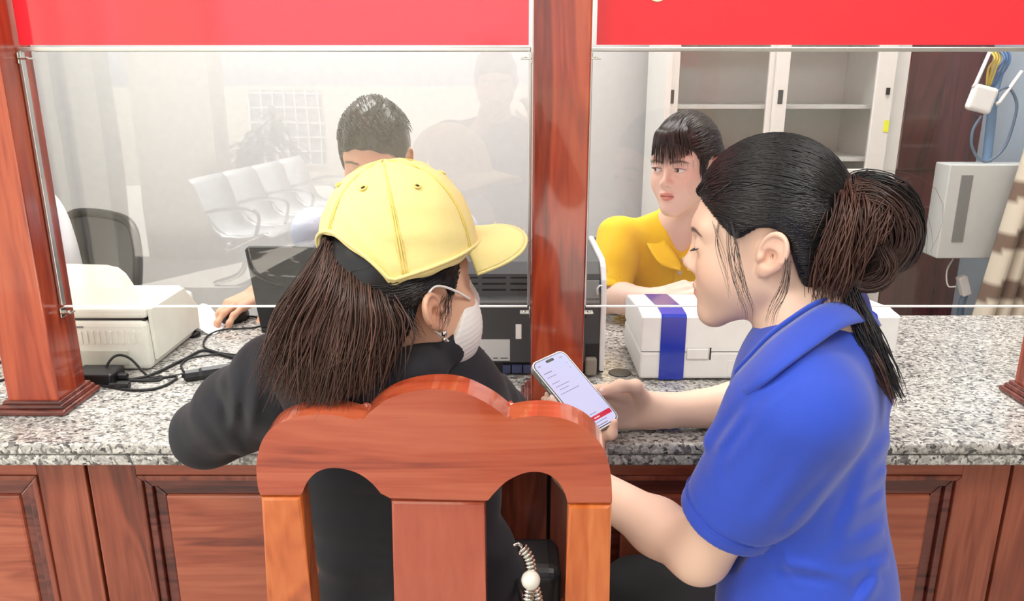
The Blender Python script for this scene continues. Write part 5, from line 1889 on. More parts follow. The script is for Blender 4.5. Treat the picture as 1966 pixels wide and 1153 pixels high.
def hoodie_f(p):
    d = frame_ell(p, gCH, (0.105, 0.168, 0.20), gT)
    d = smin(d, frame_ell(p, gHP + np.array([0, 0, 0.02]), (0.118, 0.165, 0.16), gT), 0.10)
    d = smin(d, chain(p, [(gS1 + np.array([0.02, 0, 0]), 0.055), (gNB + np.array([0, 0.005, -0.045]), 0.062), (gS2 + np.array([-0.02, 0, 0]), 0.055)], 0.05), 0.05)
    d = smin(d, chain(p, [(gS1, 0.062), (gS1 + (gE1 - gS1) * 0.5, 0.058), (gE1, 0.050)], 0.03), 0.03)
    d = smin(d, chain(p, [(gE1, 0.050), (gW1 + (gE1 - gW1) * 0.3, 0.043), (gW1, 0.036)], 0.03), 0.02)
    d = smin(d, chain(p, [(gS2, 0.054), (gS2 + (gE2 - gS2) * 0.5, 0.053), (gE2, 0.050)], 0.03), 0.03)
    d = smin(d, chain(p, [(gE2, 0.050), (gW2, 0.036)], 0.03), 0.02)
    z = p[:, 2]
    back = np.exp(-((z - 0.70) / 0.12) ** 2)
    d = d + 0.0035 * back * np.sin(z * 95 + 2.0 * np.sin(p[:, 0] * 14)) * 0.6
    for a, b, am, w in GF:
        d = d + crease(p, a, b, am, w, 0.08)
    return d + wrinkle(p, 0.0022, (22, 20, 26), 2.2)


GF = [cr(492, 660, 1.0, 466, 880, 1.0, 0.006, 0.010), cr(452, 700, 1.03, 440, 800, 1.08, 0.005, 0.009), cr(420, 745, 1.08, 470, 830, 1.05, 0.005, 0.009), cr(395, 790, 1.12, 455, 870, 1.08, 0.004, 0.010), cr(905, 700, 1.05, 965, 790, 1.15, 0.006, 0.010),
      cr(880, 715, 1.03, 930, 800, 1.08, 0.005, 0.010), cr(590, 930, 0.93, 760, 950, 0.93, 0.004, 0.007), cr(600, 1040, 0.93, 770, 1065, 0.93, 0.006, 0.008), cr(600, 1075, 0.93, 770, 1060, 0.93, 0.004, 0.006), cr(610, 1110, 0.93, 770, 1130, 0.93, 0.004, 0.008)]
lo, hi = bounds([gS1, gE1, gW1, gS2, gE2, gW2, gHP + np.array([0, 0, -0.13]), gHP + np.array([0.14, -0.06, 0]), gHP + np.array([-0.14, -0.06, 0])], 0.07)
V, F = sdf_mesh(hoodie_f, lo, hi, 0.0045)
hood_o = mesh_obj('hoodie', V, F, M_hoodie, girl, True)


def hood_f(p):
    pts = [(gNB + np.array([0.072, 0.03, -0.002]), 0.018), (gNB + np.array([0.068, -0.03, -0.006]), 0.024), (gNB + np.array([0.035, -0.085, -0.025]), 0.033), (gNB + np.array([-0.045, -0.095, -0.045]), 0.036),
           (gNB + np.array([-0.105, -0.06, -0.04]), 0.034), (gNB + np.array([-0.115, 0.0, -0.01]), 0.026), (gNB + np.array([-0.08, 0.055, 0.012]), 0.018)]
    d = chain(p, pts, 0.03)
    d = smin(d, chain(p, [(gNB + np.array([0.05, -0.08, -0.075]), 0.030), (gNB + np.array([-0.03, -0.095, -0.10]), 0.034), (gNB + np.array([-0.10, -0.07, -0.095]), 0.028)], 0.03), 0.035)
    d = smax(d, -rc(p, gNB + np.array([0, -0.02, -0.03]), gNB + np.array([-0.005, 0.0, 0.10]), 0.046, 0.075), 0.015)
    return d + wrinkle(p, 0.003, (40, 40, 45), 0.7)


V, F = sdf_mesh(hood_f, gNB - 0.17, gNB + 0.15, 0.004)
mesh_obj('hood', V, F, M_hoodie, hood_o, True)
# trousers
k1, k2 = np.array([-0.24, 1.165, 0.50]), np.array([-0.02, 1.165, 0.50])
def g_tr(p):
    d = frame_ell(p, gHP + np.array([0, 0.0, -0.02]), (0.12, 0.165, 0.10), gT)
    for kn in (k1, k2):
        hp = np.array([kn[0] * 0.6 - 0.05, 1.0, 0.53])
        d = smin(d, chain(p, [(hp, 0.075), (kn, 0.055), (kn + np.array([0, 0.0, -0.44]), 0.045)], 0.03), 0.04)
    return np.maximum(d, 0.03 - p[:, 2])
V, F = sdf_mesh(g_tr, (-0.36, 0.84, 0.0), (0.1, 1.24, 0.72), 0.008)
mesh_obj('trousers', V, F, M_trouser, girl, True)
for kn in (k1, k2):
    V, F = sdf_mesh(lambda p: np.maximum(rc(p, kn + np.array([0, -0.12, -0.46]), kn + np.array([0, 0.02, -0.47]), 0.045, 0.035), 0.001 - p[:, 2]), kn + np.array([-0.06, -0.19, -0.56]), kn + np.array([0.06, 0.07, -0.40]), 0.006)
    mesh_obj('shoe', V, F, M_black, girl, True)

# hair under the cap
GL = [(0.13, 0.075), (0.084, 0.070), (0.070, 0.052), (0.056, 0.030), (0.044, 0.008), (0.030, -0.004), (0.024, 0.004), (0.018, 0.028), (0.004, 0.036), (-0.016, 0.034), (-0.028, 0.020),
      (-0.034, 0.0), (-0.044, -0.022), (-0.058, -0.040), (-0.13, -0.045), (-0.16, 0.05), (-0.1, 0.22), (0.13, 0.22)]
gsh = lambda q: hair_shell(q, 0.007, GL, 0.0)
V, F = sdf_mesh(gsh, (-0.13, -0.1, -0.07), (0.12, 0.1, 0.15), 0.003)
ghair = mesh_obj('hair', to_world(V, gC, gR), F, M_hair, girl, True, np.tile(DARKHAIR * 1.2, (len(V), 1)))
rg = np.random.default_rng(8)
hl = np.array(GL[2:14])
st = []
for k in range(700):
    t = rg.uniform(0, len(hl) - 1.001); i = int(t); u = t - i
    xz = hl[i] * (1 - u) + hl[i + 1] * u
    inn = rg.uniform(0, 1) ** 1.4
    xz = xz * (1 - inn * 0.4) + np.array([-0.02, 0.06]) * inn * 0.4
    q = xz - np.array([-0.009, 0.041])
    y = 0.079 * math.sqrt(max(0.0, 1 - min((q[0] / 0.096) ** 2 + (q[1] / 0.094) ** 2, 1)))
    st.append([xz[0], -y, xz[1]])
P = combed(np.array(st), np.array([-0.098, 0.0, 0.035]), np.array([-0.009, 0, 0.041]), gsh, 12, 0.0012, 0.004, 9)
strands('combed_strands', to_world(P, gC, gR), ghair, DARKHAIR * 1.5, 0.0008, 4, 0.4)


def glock(*a, **k):
    return lock(*a, parent=ghair, **k)


# ponytail: dark core and many strands
PT = [(676, 505, 0.955), (660, 560, 0.935), (642, 630, 0.925), (624, 695, 0.925), (616, 745, 0.928)]
PR = [44, 58, 74, 84, 54]
gp = [atc(*q) for q in PT]
pr = [q * 0.00062 for q in PR]


def pony_f(p):
    d = None
    for i in range(len(gp) - 1):
        # flattened towards the back
        q = p.copy()
        c = (gp[i] + gp[i + 1]) / 2
        sc = 1.9
        q = (q - c.astype(np.float32)) * np.array([1, sc, 1], np.float32)
        a, b = (gp[i] - c) * np.array([1, sc, 1]), (gp[i + 1] - c) * np.array([1, sc, 1])
        e = rc(q, a, b, pr[i] * 0.86, pr[i + 1] * 0.86) / sc
        d = e if d is None else smin(d, e, 0.02)
    return d + 0.0015 * np.sin(p[:, 0] * 330 + p[:, 2] * 30)


lo, hi = bounds(gp, 0.08)
V, F = sdf_mesh(pony_f, lo, hi, 0.0035)
mesh_obj('ponytail', V, F, M_hair, ghair, True, np.tile(BROWNHAIR * 0.8, (len(V), 1)))
GB = np.array(lin((78, 54, 44))[:3])
rg = np.random.default_rng(77)
sheet = []
for k in range(1150):
    s_ = rg.uniform(0, 1)
    lay = rg.uniform(0, 1)
    x0, y0 = 622 + 116 * s_ + rg.normal(0, 2), 456 + 76 * s_ ** 0.9 + rg.normal(0, 2)
    x4 = 512 + 205 * s_ ** 0.85 + rg.normal(0, 24); y4 = 735 + 40 * math.sin(min(1, s_ * 1.15) * math.pi) ** 0.8 + rg.normal(0, 14)
    mx, my = x0 * 0.5 + x4 * 0.5, y0 * 0.5 + y4 * 0.5
    bul = 22 * (s_ - 0.30) + rg.normal(0, 13)
    dz = 0.030 * lay - 0.020 * math.sin(s_ * math.pi)
    pts = [atc(x0, y0, 0.920 + dz * 0.4), atc(x0 * 0.75 + x4 * 0.25 + bul * 0.8, y0 * 0.72 + y4 * 0.28, 0.900 + dz), atc(mx + bul * 1.25, my + rg.normal(0, 8), 0.896 + dz), atc(x0 * 0.22 + x4 * 0.78 + bul * 0.7, y0 * 0.24 + y4 * 0.76, 0.896 + dz), atc(x4, y4, 0.902 + dz)]
    sheet.append(catmull(pts, 4))
sc_ = np.where(rg.uniform(0, 1, (len(sheet), 1)) < 0.35, BROWN2[None] * 1.05, GB[None] * 0.85)
strands('ponytail_strands', np.array(sheet), ghair, sc_, rg.uniform(0.0005, 0.0011, len(sheet)), 4, 0.4)
glock([(650, 600, 0.93), (600, 700, 0.915), (560, 770, 0.918)], [40, 60, 50], 30, BROWN2, 74, 0.00035, flat=(1, 0.6), jitter=0.5)
for i, w in enumerate((((760, 560, 0.93), (768, 610, 0.925), (785, 640, 0.93)), ((740, 560, 0.935), (745, 620, 0.925), (775, 655, 0.925)), ((868, 545, 0.985), (858, 590, 0.95), (846, 640, 0.935)), ((775, 575, 0.925), (790, 620, 0.92), (812, 660, 0.925)))):
    glock(list(w), [6, 9, 10], 22, DARKHAIR * 2.0, 80 + i, 0.00035, jitter=0.5, m=10, name='loose_hair')

# cap: crown of six panels, brim, button, eyelets, frayed threads
capC = np.array([0.010, 0, 0.037])
def cap_pt(ph, t, grow=0.0):
    """ph around the head (0 = front), t from rim (0) to apex (1); head coordinates"""
    cph, sph_ = math.cos(ph), math.sin(ph)
    zb = 0.016 - 0.006 * math.cos(2 * ph) + 0.004 * max(0, cph) ** 2
    zb += 0.070 * max(0.0, (-cph - 0.66) / 0.34) ** 0.8 if cph < -0.66 else 0
    H = 0.146
    el = t * math.pi / 2
    sz = zb + (H - zb) * math.sin(el) ** 0.9
    k = max(0.0, 1 - (max(0, sz) / H) ** 2.9) ** 0.5
    rx = (0.106 if cph > 0 else 0.102) + grow
    ry = 0.089 + grow
    pan = 0.0022 * abs(math.sin(3 * ph)) * (1 - t * 0.6)
    return capC + np.array([(rx + pan) * k * cph, (ry + pan) * k * sph_, sz * 1.0])


nph, nt_ = 96, 28
V, F = [], []
for j in range(nt_ + 1):
    for i in range(nph):
        q = cap_pt(2 * math.pi * i / nph, j / nt_)
        q = q + np.array([0, 0, 1]) * 0.0012 * math.sin(i * 0.9 + j * 0.7) * (1 - j / nt_) + 0.0010 * math.sin(i * 0.33 + j * 1.1)
        V.append(q)
for j in range(nt_):
    for i in range(nph):
        i2 = (i + 1) % nph
        F.append((j * nph + i, j * nph + i2, (j + 1) * nph + i2, (j + 1) * nph + i))
cap_o = mesh_obj('cap', to_world(np.array(V), gC, gR), F, M_cap, girl, True)
cap_o['label'] = 'pale yellow baseball cap with frayed brim'
sm = cap_o.modifiers.new('t', 'SOLIDIFY'); sm.thickness = 0.003
for k in range(6):
    ph = math.pi / 2 + k * math.pi / 3 - math.pi / 2
    for dd in (-0.035, 0.0, 0.035):
        P = [to_world(cap_pt(ph + dd * (1 - 0.8 * t), t, 0.0012), gC, gR) for t in np.linspace(0.02, 0.96, 24)]
        tube('seam', P, 0.0011 if dd == 0 else 0.0007, M_capband, cap_o, 5)
P = [to_world(cap_pt(a, 0.03, 0.0015), gC, gR) for a in np.linspace(0, 2 * math.pi, 80)]
tube('rim_piping', P, 0.0024, M_cap, cap_o, 6)
lathe('button', [(0.011, 0), (0.0105, 0.003), (0.006, 0.006), (0, 0.007)], (0, 0, 0), M_cap, cap_o)
bo = bpy.data.objects[cap_o.children[-1].name]
me = bo.data
co = np.zeros(len(me.vertices) * 3, np.float32); me.vertices.foreach_get('co', co)
me.vertices.foreach_set('co', to_world(co.reshape(-1, 3) + capC + np.array([0, 0, 0.1445]), gC, gR).astype(np.float32).ravel())
for k in range(6):
    ph = math.pi / 6 + k * math.pi / 3
    q = cap_pt(ph, 0.55); q2 = cap_pt(ph, 0.55, 0.01)
    nn = nrm(nrm(q - capC))
    w0 = to_world(q, gC, gR); nw = gR @ nn
    a1 = nrm(np.cross(nw, (0, 0, 1))); a2 = np.cross(nw, a1)
    ring = [w0 + nw * 0.0012 + 0.0038 * (math.cos(a) * a1 + math.sin(a) * a2) for a in np.linspace(0, 2 * math.pi, 16)]
    eo = tube('eyelet', ring, 0.0012, M_capband, cap_o, 5)
    V, F = tube_data([w0 - nw * 0.001, w0 + nw * 0.0012], 0.0026, 10)
    mesh_obj('eyelet_hole', V, F, M_black, eo)
# brim
V, F = [], []
na, nr = 33, 10
for j in range(nr + 1):
    v = j / nr
    for i in range(na):
        a = (i / (na - 1) - 0.5) * 2
        ph = a * R(62)
        base = cap_pt(ph, 0.03, -0.003)
        L = 0.088 * (1 - 0.90 * abs(a) ** 3.0)
        dirv = nrm(np.array([1.0, 0.35 * math.sin(ph), 0]))
        q = base + dirv * L * v
        q[2] += -0.010 * v - 0.020 * (q[1] / 0.08) ** 2 * v - 0.006 * v * v
        V.append(q)
for j in range(nr):
    for i in range(na - 1):
        k = j * na + i
        F.append((k, k + 1, k + na + 1, k + na))
V = np.array(V)
bo = mesh_obj('brim', to_world(V, gC, gR), F, M_cap, cap_o, True)
sm = bo.modifiers.new('t', 'SOLIDIFY'); sm.thickness = 0.0045; sm.offset = 0
edge = V.reshape(nr + 1, na, 3)[-1]
P = [to_world(q, gC, gR) for q in edge]
tube('brim_edge', P, 0.0030, M_cap, bo, 6)
rg = np.random.default_rng(21)
fr = []
for k in range(26):
    i = int(rg.integers(4, na - 4))
    q = to_world(edge[i], gC, gR); dv = gR @ nrm(np.array([1, rg.normal(0, 0.6), rg.normal(0, 0.5)]))
    L = rg.uniform(0.003, 0.014)
    fr.append([q, q + dv * L * 0.5 + rg.normal(0, 0.0015, 3), q + dv * L + rg.normal(0, 0.003, 3)])
for k in range(24):
    q = to_world(cap_pt(rg.normal(0.15, 0.22), rg.choice([0.12, 0.5]) + rg.normal(0, 0.05), 0.001), gC, gR); dv = gR @ nrm(np.array([0.8, rg.normal(0, 0.6), 0.5]))
    L = rg.uniform(0.003, 0.009)
    fr.append([q, q + dv * L * 0.5 + rg.normal(0, 0.0015, 3), q + dv * L + rg.normal(0, 0.003, 3)])
o = strands('frayed_threads', np.array(fr), cap_o, np.array(lin((250, 238, 190))[:3]), 0.0006, 4, 0.05)
o['kind'] = 'stuff'

# face mask
MP = [(0.150, 0.020), (0.082, 0.020), (0.058, 0.000), (0.034, -0.026), (0.010, -0.056), (0.010, -0.080), (0.044, -0.110), (0.100, -0.116), (0.150, -0.08)]
def mask_f(p):
    a = p.copy(); a[:, 1] = np.abs(a[:, 1])
    d = ell(a, (0.034, 0, -0.045), (0.072, 0.0745, 0.076))
    d = smin(d, rc(a, (0.100, 0, -0.004), (0.108, 0, -0.035), 0.013, 0.012), 0.02)
    d = smin(d, rc(a, (0.106, 0, -0.036), (0.088, 0, -0.092), 0.012, 0.014), 0.02)
    d = smax(d, poly2(a[:, 0], a[:, 2], MP), 0.004)
    return d + 0.00025 * np.sin(a[:, 2] * 900)
V, F = sdf_mesh(mask_f, (-0.01, -0.09, -0.13), (0.14, 0.09, 0.03), 0.0018)
mask = mesh_obj('face_mask', to_world(V, gC, gR), F, M_mask, girl, True)
mask['label'] = 'white face mask with ear loops'
tl = lambda pts: [to_world(np.array(q), gC, gR) for q in pts]
tube('ear_loop', tl([(0.060, -0.064, -0.006), (0.036, -0.073, 0.014), (0.012, -0.077, 0.031), (-0.006, -0.079, 0.037), (-0.020, -0.080, 0.026), (-0.023, -0.078, 0.006), (-0.016, -0.075, -0.012), (-0.002, -0.073, -0.030), (0.014, -0.068, -0.048), (0.030, -0.064, -0.062)]), 0.0017, M_mask, mask, 6, 6)
c = to_world(np.array([-0.004, -0.083, -0.024]), gC, gR)
o = lathe('earring', [(0.0, -0.004), (0.0035, -0.003), (0.004, 0), (0.0035, 0.003), (0.0, 0.004)], c, M_steel, girl, 12)
lathe('earring_drop', [(0.0, -0.004), (0.003, -0.002), (0.003, 0.002), (0.0, 0.004)], c + np.array([0, 0, -0.008]), M_steel, o, 12)

# black handbag with a beaded silver strap on her lap
t = empty('handbag', (-0.02, 1.05, 0.55), 'black handbag with a silver beaded strap and pearl on the lap', 'bag')
bx = np.array([0.005, 1.035, 0.585])
box('bag_body', bx + np.array([-0.09, -0.04, -0.02]), bx + np.array([0.07, 0.06, 0.07]), M_black, t, 0.02, 4)
ribbon('bag_flap', [bx + np.array([-0.08, -0.042, 0.06]), bx + np.array([-0.01, -0.05, 0.066]), bx + np.array([0.06, -0.042, 0.06])], [bx + np.array([-0.075, -0.046, 0.0]), bx + np.array([-0.01, -0.056, -0.006]), bx + np.array([0.055, -0.046, 0.0])], M_blackrub, t)


def beads(pts, r, step, parent, mat):
    P = catmull(pts, 12)
    L = np.concatenate([[0], np.cumsum(np.linalg.norm(np.diff(P, axis=0), axis=1))])
    s = np.arange(0, L[-1], step)
    Q = np.stack([np.interp(s, L, P[:, k]) for k in range(3)], 1)
    T = np.gradient(Q, axis=0)
    for q, tt in zip(Q, T):
        tt = nrm(tt); a1 = nrm(np.cross(tt, (0, 1, 0.1))); a2 = np.cross(tt, a1)
        Rm = np.stack([a1, a2, tt], 1)
        yield q, Rm


V0, F0 = sdf_mesh(lambda p: ell(p, (0, 0, 0), (0.0075, 0.0075, 0.0028)), (-0.01,) * 3, (0.01,) * 3, 0.0013)
BYd = 0.965
st1 = [atc(1003, 1052, BYd), atc(1015, 1070, BYd), atc(1020, 1095, BYd), atc(1019, 1112, BYd)]
st2 = [atc(1018, 1118, BYd), atc(1015, 1140, BYd), atc(1010, 1180, BYd)]
st3 = [atc(1022, 1118, BYd + 0.01), atc(1030, 1140, BYd + 0.01), atc(1036, 1180, BYd + 0.01)]
for pts in (st1, st2, st3):
    for q, Rm in beads(pts, 0.007, 0.0048, t, M_steel):
        mesh_obj('bead', to_world(V0, q, Rm), F0, M_steel, t, True)
lathe('pearl', [(0.012 * math.sin(a), -0.012 * math.cos(a)) for a in np.linspace(0.05, 3.09, 14)], atc(1019, 1113, BYd - 0.008), plain('pearl', (226, 222, 210), 0.2, coat=0.6), t, 18)
tube('clasp', [atc(986, 1046, BYd), atc(994, 1043, BYd), atc(1002, 1050, BYd), atc(1004, 1060, BYd), atc(997, 1062, BYd)], 0.0022, M_steel, t, 6, 5)
tube('lead', [atc(1010, 1180, BYd), bx + np.array([0.0, -0.03, 0.065])], 0.004, M_steel, t, 6)
# ================================================================== woman in the yellow polo behind the right screen
yR = rot(229, 4, 2)
yC = atc(1316, 325, 1.95)
SK_Y = np.array(lin((238, 206, 188))[:3])
yNB = np.array([yC[0] + 0.005, yC[1] + 0.055, yC[2] - 0.150])
yT = rot(262)
nk0, nk1 = to_world(np.array([-0.028, 0, -0.035]), yC, yR), to_world(np.array([-0.040, 0, -0.095]), yC, yR)


def y_head(p):
    d = head_f(loc(p, yC, yR), 'open')
    n = chain(p, [(nk0, 0.046), (nk1, 0.047), (yNB, 0.054), (yNB + np.array([0, 0.02, -0.07]), 0.072), (yNB + np.array([0, 0.03, -0.13]), 0.08)], 0.03)
    return smin(d, n, 0.025)


yS1 = yNB + np.array([-0.155, 0.01, -0.040]); yS2 = yNB + np.array([0.155, 0.015, -0.040])
yE1 = at(1165, 572, 1.93); yE1[2] = max(yE1[2], CT + 0.05)
yW1 = at(1262, 574, 1.80)
yE2 = np.array([yS2[0] + 0.03, 2.02, CT + 0.06]); yW2 = np.array([yS2[0] - 0.06, 1.80, CT + 0.06])
hy, tipy = hand_prims(yW1, nrm((0.92, -0.05, 0.22)), nrm((-0.1, -0.7, 0.75)), -1,
                      dict(index=(6, 10, 8), middle=(12, 16, 10), ring=(18, 22, 12), pinky=(24, 24, 14)), [(0.7, 0.65, -0.25), (0.92, 0.30, -0.2), (0.98, 0.05, -0.15)], 0.92)
f_arm = lambda p: smin(chain(p, [(yS1, 0.046), (yE1, 0.038), (yE1 + (yW1 - yE1) * 0.35, 0.037), (yW1, 0.025)], 0.02), prims_f(p, hy, 0.008), 0.012)
f_arm2 = lambda p: chain(p, [(yS2, 0.046), (yE2, 0.038), (yW2, 0.026), (yW2 + np.array([-0.07, -0.01, 0.0]), 0.02)], 0.02)
Vh, Fh, Ch = skin_region(y_head, yC + np.array([-0.14, -0.14, -0.27]), yC + np.array([0.14, 0.14, 0.15]), 0.0016, SK_Y, yC, yR, blush=0.08, lips=(204, 84, 80), browc=(120, 92, 80))
Va, Fa = sdf_mesh(f_arm, *bounds([yS1, yE1, yW1, tipy['middle'][0], tipy['thumb'][0]], 0.05), 0.003)
Vb, Fb = sdf_mesh(f_arm2, *bounds([yS2, yE2, yW2 + np.array([-0.07, 0, 0])], 0.05), 0.005)
yel = person_body('person', [(Vh, Fh), (Va, Fa), (Vb, Fb)], np.concatenate([Ch, np.tile(SK_Y, (len(Va), 1)), np.tile(SK_Y, (len(Vb), 1))]),
                  'woman in a bright yellow polo shirt with a fringe, behind the right screen', None)
eyes_for(yC, yR, yel, (0.86, -0.50, 0.02))
lashes(yC, yR, yel, down=False)
yCH = yNB + np.array([0, 0.035, -0.16]); yHP = yNB + np.array([0, 0.14, -0.42])
ysd = nrm(yE1 - yS1); yhem = yS1 + ysd * 0.165


def polo_f(p):
    d = frame_ell(p, yCH, (0.108, 0.158, 0.185), yT)
    d = smin(d, frame_ell(p, yHP, (0.12, 0.16, 0.17), yT), 0.10)
    d = smin(d, chain(p, [(yS1 + np.array([0.03, 0, 0]), 0.052), (yNB + np.array([0, 0.02, -0.04]), 0.062), (yS2 + np.array([-0.03, 0, 0]), 0.052)], 0.05), 0.05)
    # open neck
    d = smax(d, -rc(p, yNB + np.array([-0.004, -0.105, -0.100]), yNB + np.array([-0.002, -0.02, 0.05]), 0.004, 0.054), 0.008)
    s = rc(p, yS1, yhem, 0.062, 0.060) + wrinkle(p, 0.002, (30, 30, 30), 2.0)
    al = (p - yhem.astype(np.float32)) @ ysd.astype(np.float32)
    s = np.maximum(s + 0.002 * np.exp(-((al + 0.022) / 0.003) ** 2), al)
    s = np.maximum(s, -rc(p, yS1 + ysd * 0.08, yhem + ysd * 0.05, 0.046, 0.052))
    d = smin(d, s, 0.012)
    d = smin(d, rc(p, yS2, yS2 + nrm(yE2 - yS2) * 0.16, 0.062, 0.058), 0.015)
    return d + wrinkle(p, 0.0028, (22, 22, 34), 3.3)


V, F = sdf_mesh(polo_f, *bounds([yS1, yS2, yhem, yHP + np.array([0.1, 0, -0.1]), yHP + np.array([-0.1, 0, -0.1]), yNB], 0.08), 0.0045)
polo = mesh_obj('polo_shirt', V, F, M_yellow, yel, True)
yn = lambda x, y, z: yNB + np.array([x, y, z])
ribbon('collar', [yn(0.0, 0.062, 0.042), yn(-0.045, 0.045, 0.034), yn(-0.062, 0.0, 0.008), yn(-0.052, -0.045, -0.025), yn(-0.024, -0.082, -0.062), yn(-0.008, -0.098, -0.092)],
       [yn(0.0, 0.085, 0.016), yn(-0.068, 0.060, 0.004), yn(-0.094, 0.0, -0.020), yn(-0.088, -0.062, -0.052), yn(-0.062, -0.104, -0.085), yn(-0.012, -0.108, -0.100)], M_yellow, polo, 0.004, bulge=0.005)
ribbon('collar', [yn(0.0, 0.062, 0.042), yn(0.045, 0.045, 0.034), yn(0.062, 0.0, 0.008), yn(0.052, -0.045, -0.025), yn(0.024, -0.082, -0.062), yn(0.002, -0.098, -0.092)],
       [yn(0.0, 0.085, 0.016), yn(0.068, 0.060, 0.004), yn(0.094, 0.0, -0.020), yn(0.088, -0.062, -0.052), yn(0.062, -0.104, -0.085), yn(0.006, -0.108, -0.100)], M_yellow, polo, 0.004, bulge=-0.005)


def on_front(px, py):
    """first hit of that sight line with the polo"""
    z = np.linspace(1.7, 2.2, 400)
    P = np.array([atc(px, py, q) for q in z]).astype(np.float32)
    k = np.argmax(polo_f(P) < 0)
    return P[k].astype(float)


ribbon('placket', [on_front(1300, 492) + np.array([0, -0.002, 0]), on_front(1296, 515) + np.array([0, -0.003, 0]), on_front(1290, 548) + np.array([0, -0.003, 0])],
       [on_front(1318, 492) + np.array([0, -0.002, 0]), on_front(1314, 515) + np.array([0, -0.003, 0]), on_front(1310, 548) + np.array([0, -0.003, 0])], M_yellow, polo, 0.003, bulge=0)
for px, py in ((1312, 497), (1304, 522), (1303, 542)):
    q = on_front(px, py)
    lathe('button', [(0.0055, 0.0), (0.0055, 0.002), (0.003, 0.003), (0, 0.003)], q + np.array([0, -0.0045, 0]), M_whitepl, polo, 14, 'y')
q = on_front(1350, 496)
box('name_badge', q + np.array([-0.016, -0.010, -0.009]), q + np.array([0.022, -0.006, 0.009]), plain('gold_badge', (214, 172, 60), 0.25, 0.8), polo, 0.001)
# trousers / lap
V, F = sdf_mesh(lambda p: smin(frame_ell(p, yHP + np.array([0, 0, -0.08]), (0.13, 0.17, 0.10), yT), np.minimum(chain(p, [(yHP + np.array([-0.08, 0, -0.1]), 0.08), (yHP + np.array([-0.09, -0.14, -0.1]), 0.06), (yHP + np.array([-0.09, -0.14, -0.5]), 0.045)], 0.02),
                chain(p, [(yHP + np.array([0.08, 0, -0.1]), 0.08), (yHP + np.array([0.09, -0.14, -0.1]), 0.06), (yHP + np.array([0.09, -0.14, -0.5]), 0.045)], 0.02)), 0.03), yHP + np.array([-0.2, -0.32, -0.60]), yHP + np.array([0.2, 0.18, 0.1]), 0.01)
mesh_obj('trousers', V, F, M_trouser, yel, True)
# hair
YL = [(0.13, 0.096), (0.086, 0.090), (0.072, 0.070), (0.054, 0.044), (0.038, 0.006), (0.030, -0.020), (0.022, -0.020), (0.018, 0.026), (0.004, 0.038), (-0.016, 0.034), (-0.030, 0.020),
      (-0.036, -0.010), (-0.050, -0.045), (-0.13, -0.055), (-0.16, 0.05), (-0.1, 0.22), (0.13, 0.22)]
ysh = lambda q: hair_shell(q, 0.010, YL, 0.006)
V, F = sdf_mesh(ysh, (-0.13, -0.1, -0.08), (0.12, 0.1, 0.16), 0.003)
YH = np.array(lin((50, 40, 38))[:3])
yh = mesh_obj('hair', to_world(V, yC, yR), F, M_hair, yel, True, np.tile(YH * 0.8, (len(V), 1)))
rg = np.random.default_rng(31)
fb = []
fq = lambda p: head_f(p, 'closed', ear=False)
yc0 = np.array([-0.009, 0, 0.041])
y0s = rg.uniform(-0.056, 0.058, 150)
tops = np.stack([rg.uniform(0.035, 0.062, 150), y0s * 0.55, np.full(150, 0.122)], 1) - yc0
tops /= np.linalg.norm(tops, axis=1)[:, None]
As = yc0 + tops * (on_shell(ysh, yc0, tops) + 0.001)[:, None]
for y0, a in zip(y0s, As):
    b = np.array([0.098 - 9.0 * y0 * y0, y0 * 0.9, 0.078]); c = np.array([0.1015 - 11.5 * y0 * y0, y0 * 1.02 + rg.normal(0, 0.002), 0.030 - 0.12 * abs(y0) + rg.normal(0, 0.005)])
    m_ = np.array([0.090 - 7.0 * y0 * y0, y0 * 0.75, 0.103])
    fb.append(catmull([a, m_, b, c], 5))
strands('fringe', to_world(np.array(fb), yC, yR), yh, YH, 0.0011, 4, 0.4)
st = np.stack([rg.uniform(-0.01, 0.05, 500), rg.uniform(-0.075, 0.075, 500), rg.uniform(0.03, 0.11, 500)], 1)
P = combed(st, np.array([-0.105, 0.0, 0.045]), np.array([-0.009, 0, 0.041]), ysh, 12, 0.0015, 0.004, 33)
strands('combed_strands', to_world(P, yC, yR), yh, YH, 0.0012, 4, 0.45)
sl = []
for k in range(40):
    y0 = 0.066 + rg.normal(0, 0.003); x0 = 0.040 + rg.normal(0, 0.005)
    sl.append(catmull([np.array([x0 - 0.008, y0, 0.06]), np.array([x0, y0 + 0.003, 0.02]), np.array([x0 - 0.004, y0, -0.03 + rg.normal(0, 0.01)])], 5))
strands('side_lock', to_world(np.array(sl), yC, yR), yh, YH, 0.0008, 4, 0.4)
V, F = sdf_mesh(lambda p: smin(ell(p, (-0.125, 0, 0.03), (0.035, 0.04, 0.04)), ell(p, (-0.10, 0, 0.03), (0.03, 0.03, 0.03)), 0.02), (-0.17, -0.05, -0.03), (-0.06, 0.05, 0.09), 0.004)
mesh_obj('knot', to_world(V, yC, yR), F, M_hair, yh, True, np.tile(YH, (len(V), 1)))

# ================================================================== man at the laptop behind the left screen
mR = rot(262, 15, 0)
mC = atc(722, 312, 1.92)
SK_M = np.array(lin((222, 176, 146))[:3])
mNB = mC + np.array([0.0, 0.085, -0.145])
mT = rot(268)
M_paleblue = plain('pale_blue_shirt_cloth', (196, 208, 226), rough=0.8, var=0.04, bump=0.1, bscale=600)
nk0, nk1 = to_world(np.array([-0.028, 0, -0.035]), mC, mR), to_world(np.array([-0.045, 0, -0.10]), mC, mR)


def m_head(p):
    d = head_f(loc(p, mC, mR), 'closed', 1.0)
    return smin(d, chain(p, [(nk0, 0.052), (nk1, 0.054), (mNB, 0.064), (mNB + np.array([0, 0, -0.06]), 0.09)], 0.03), 0.025)


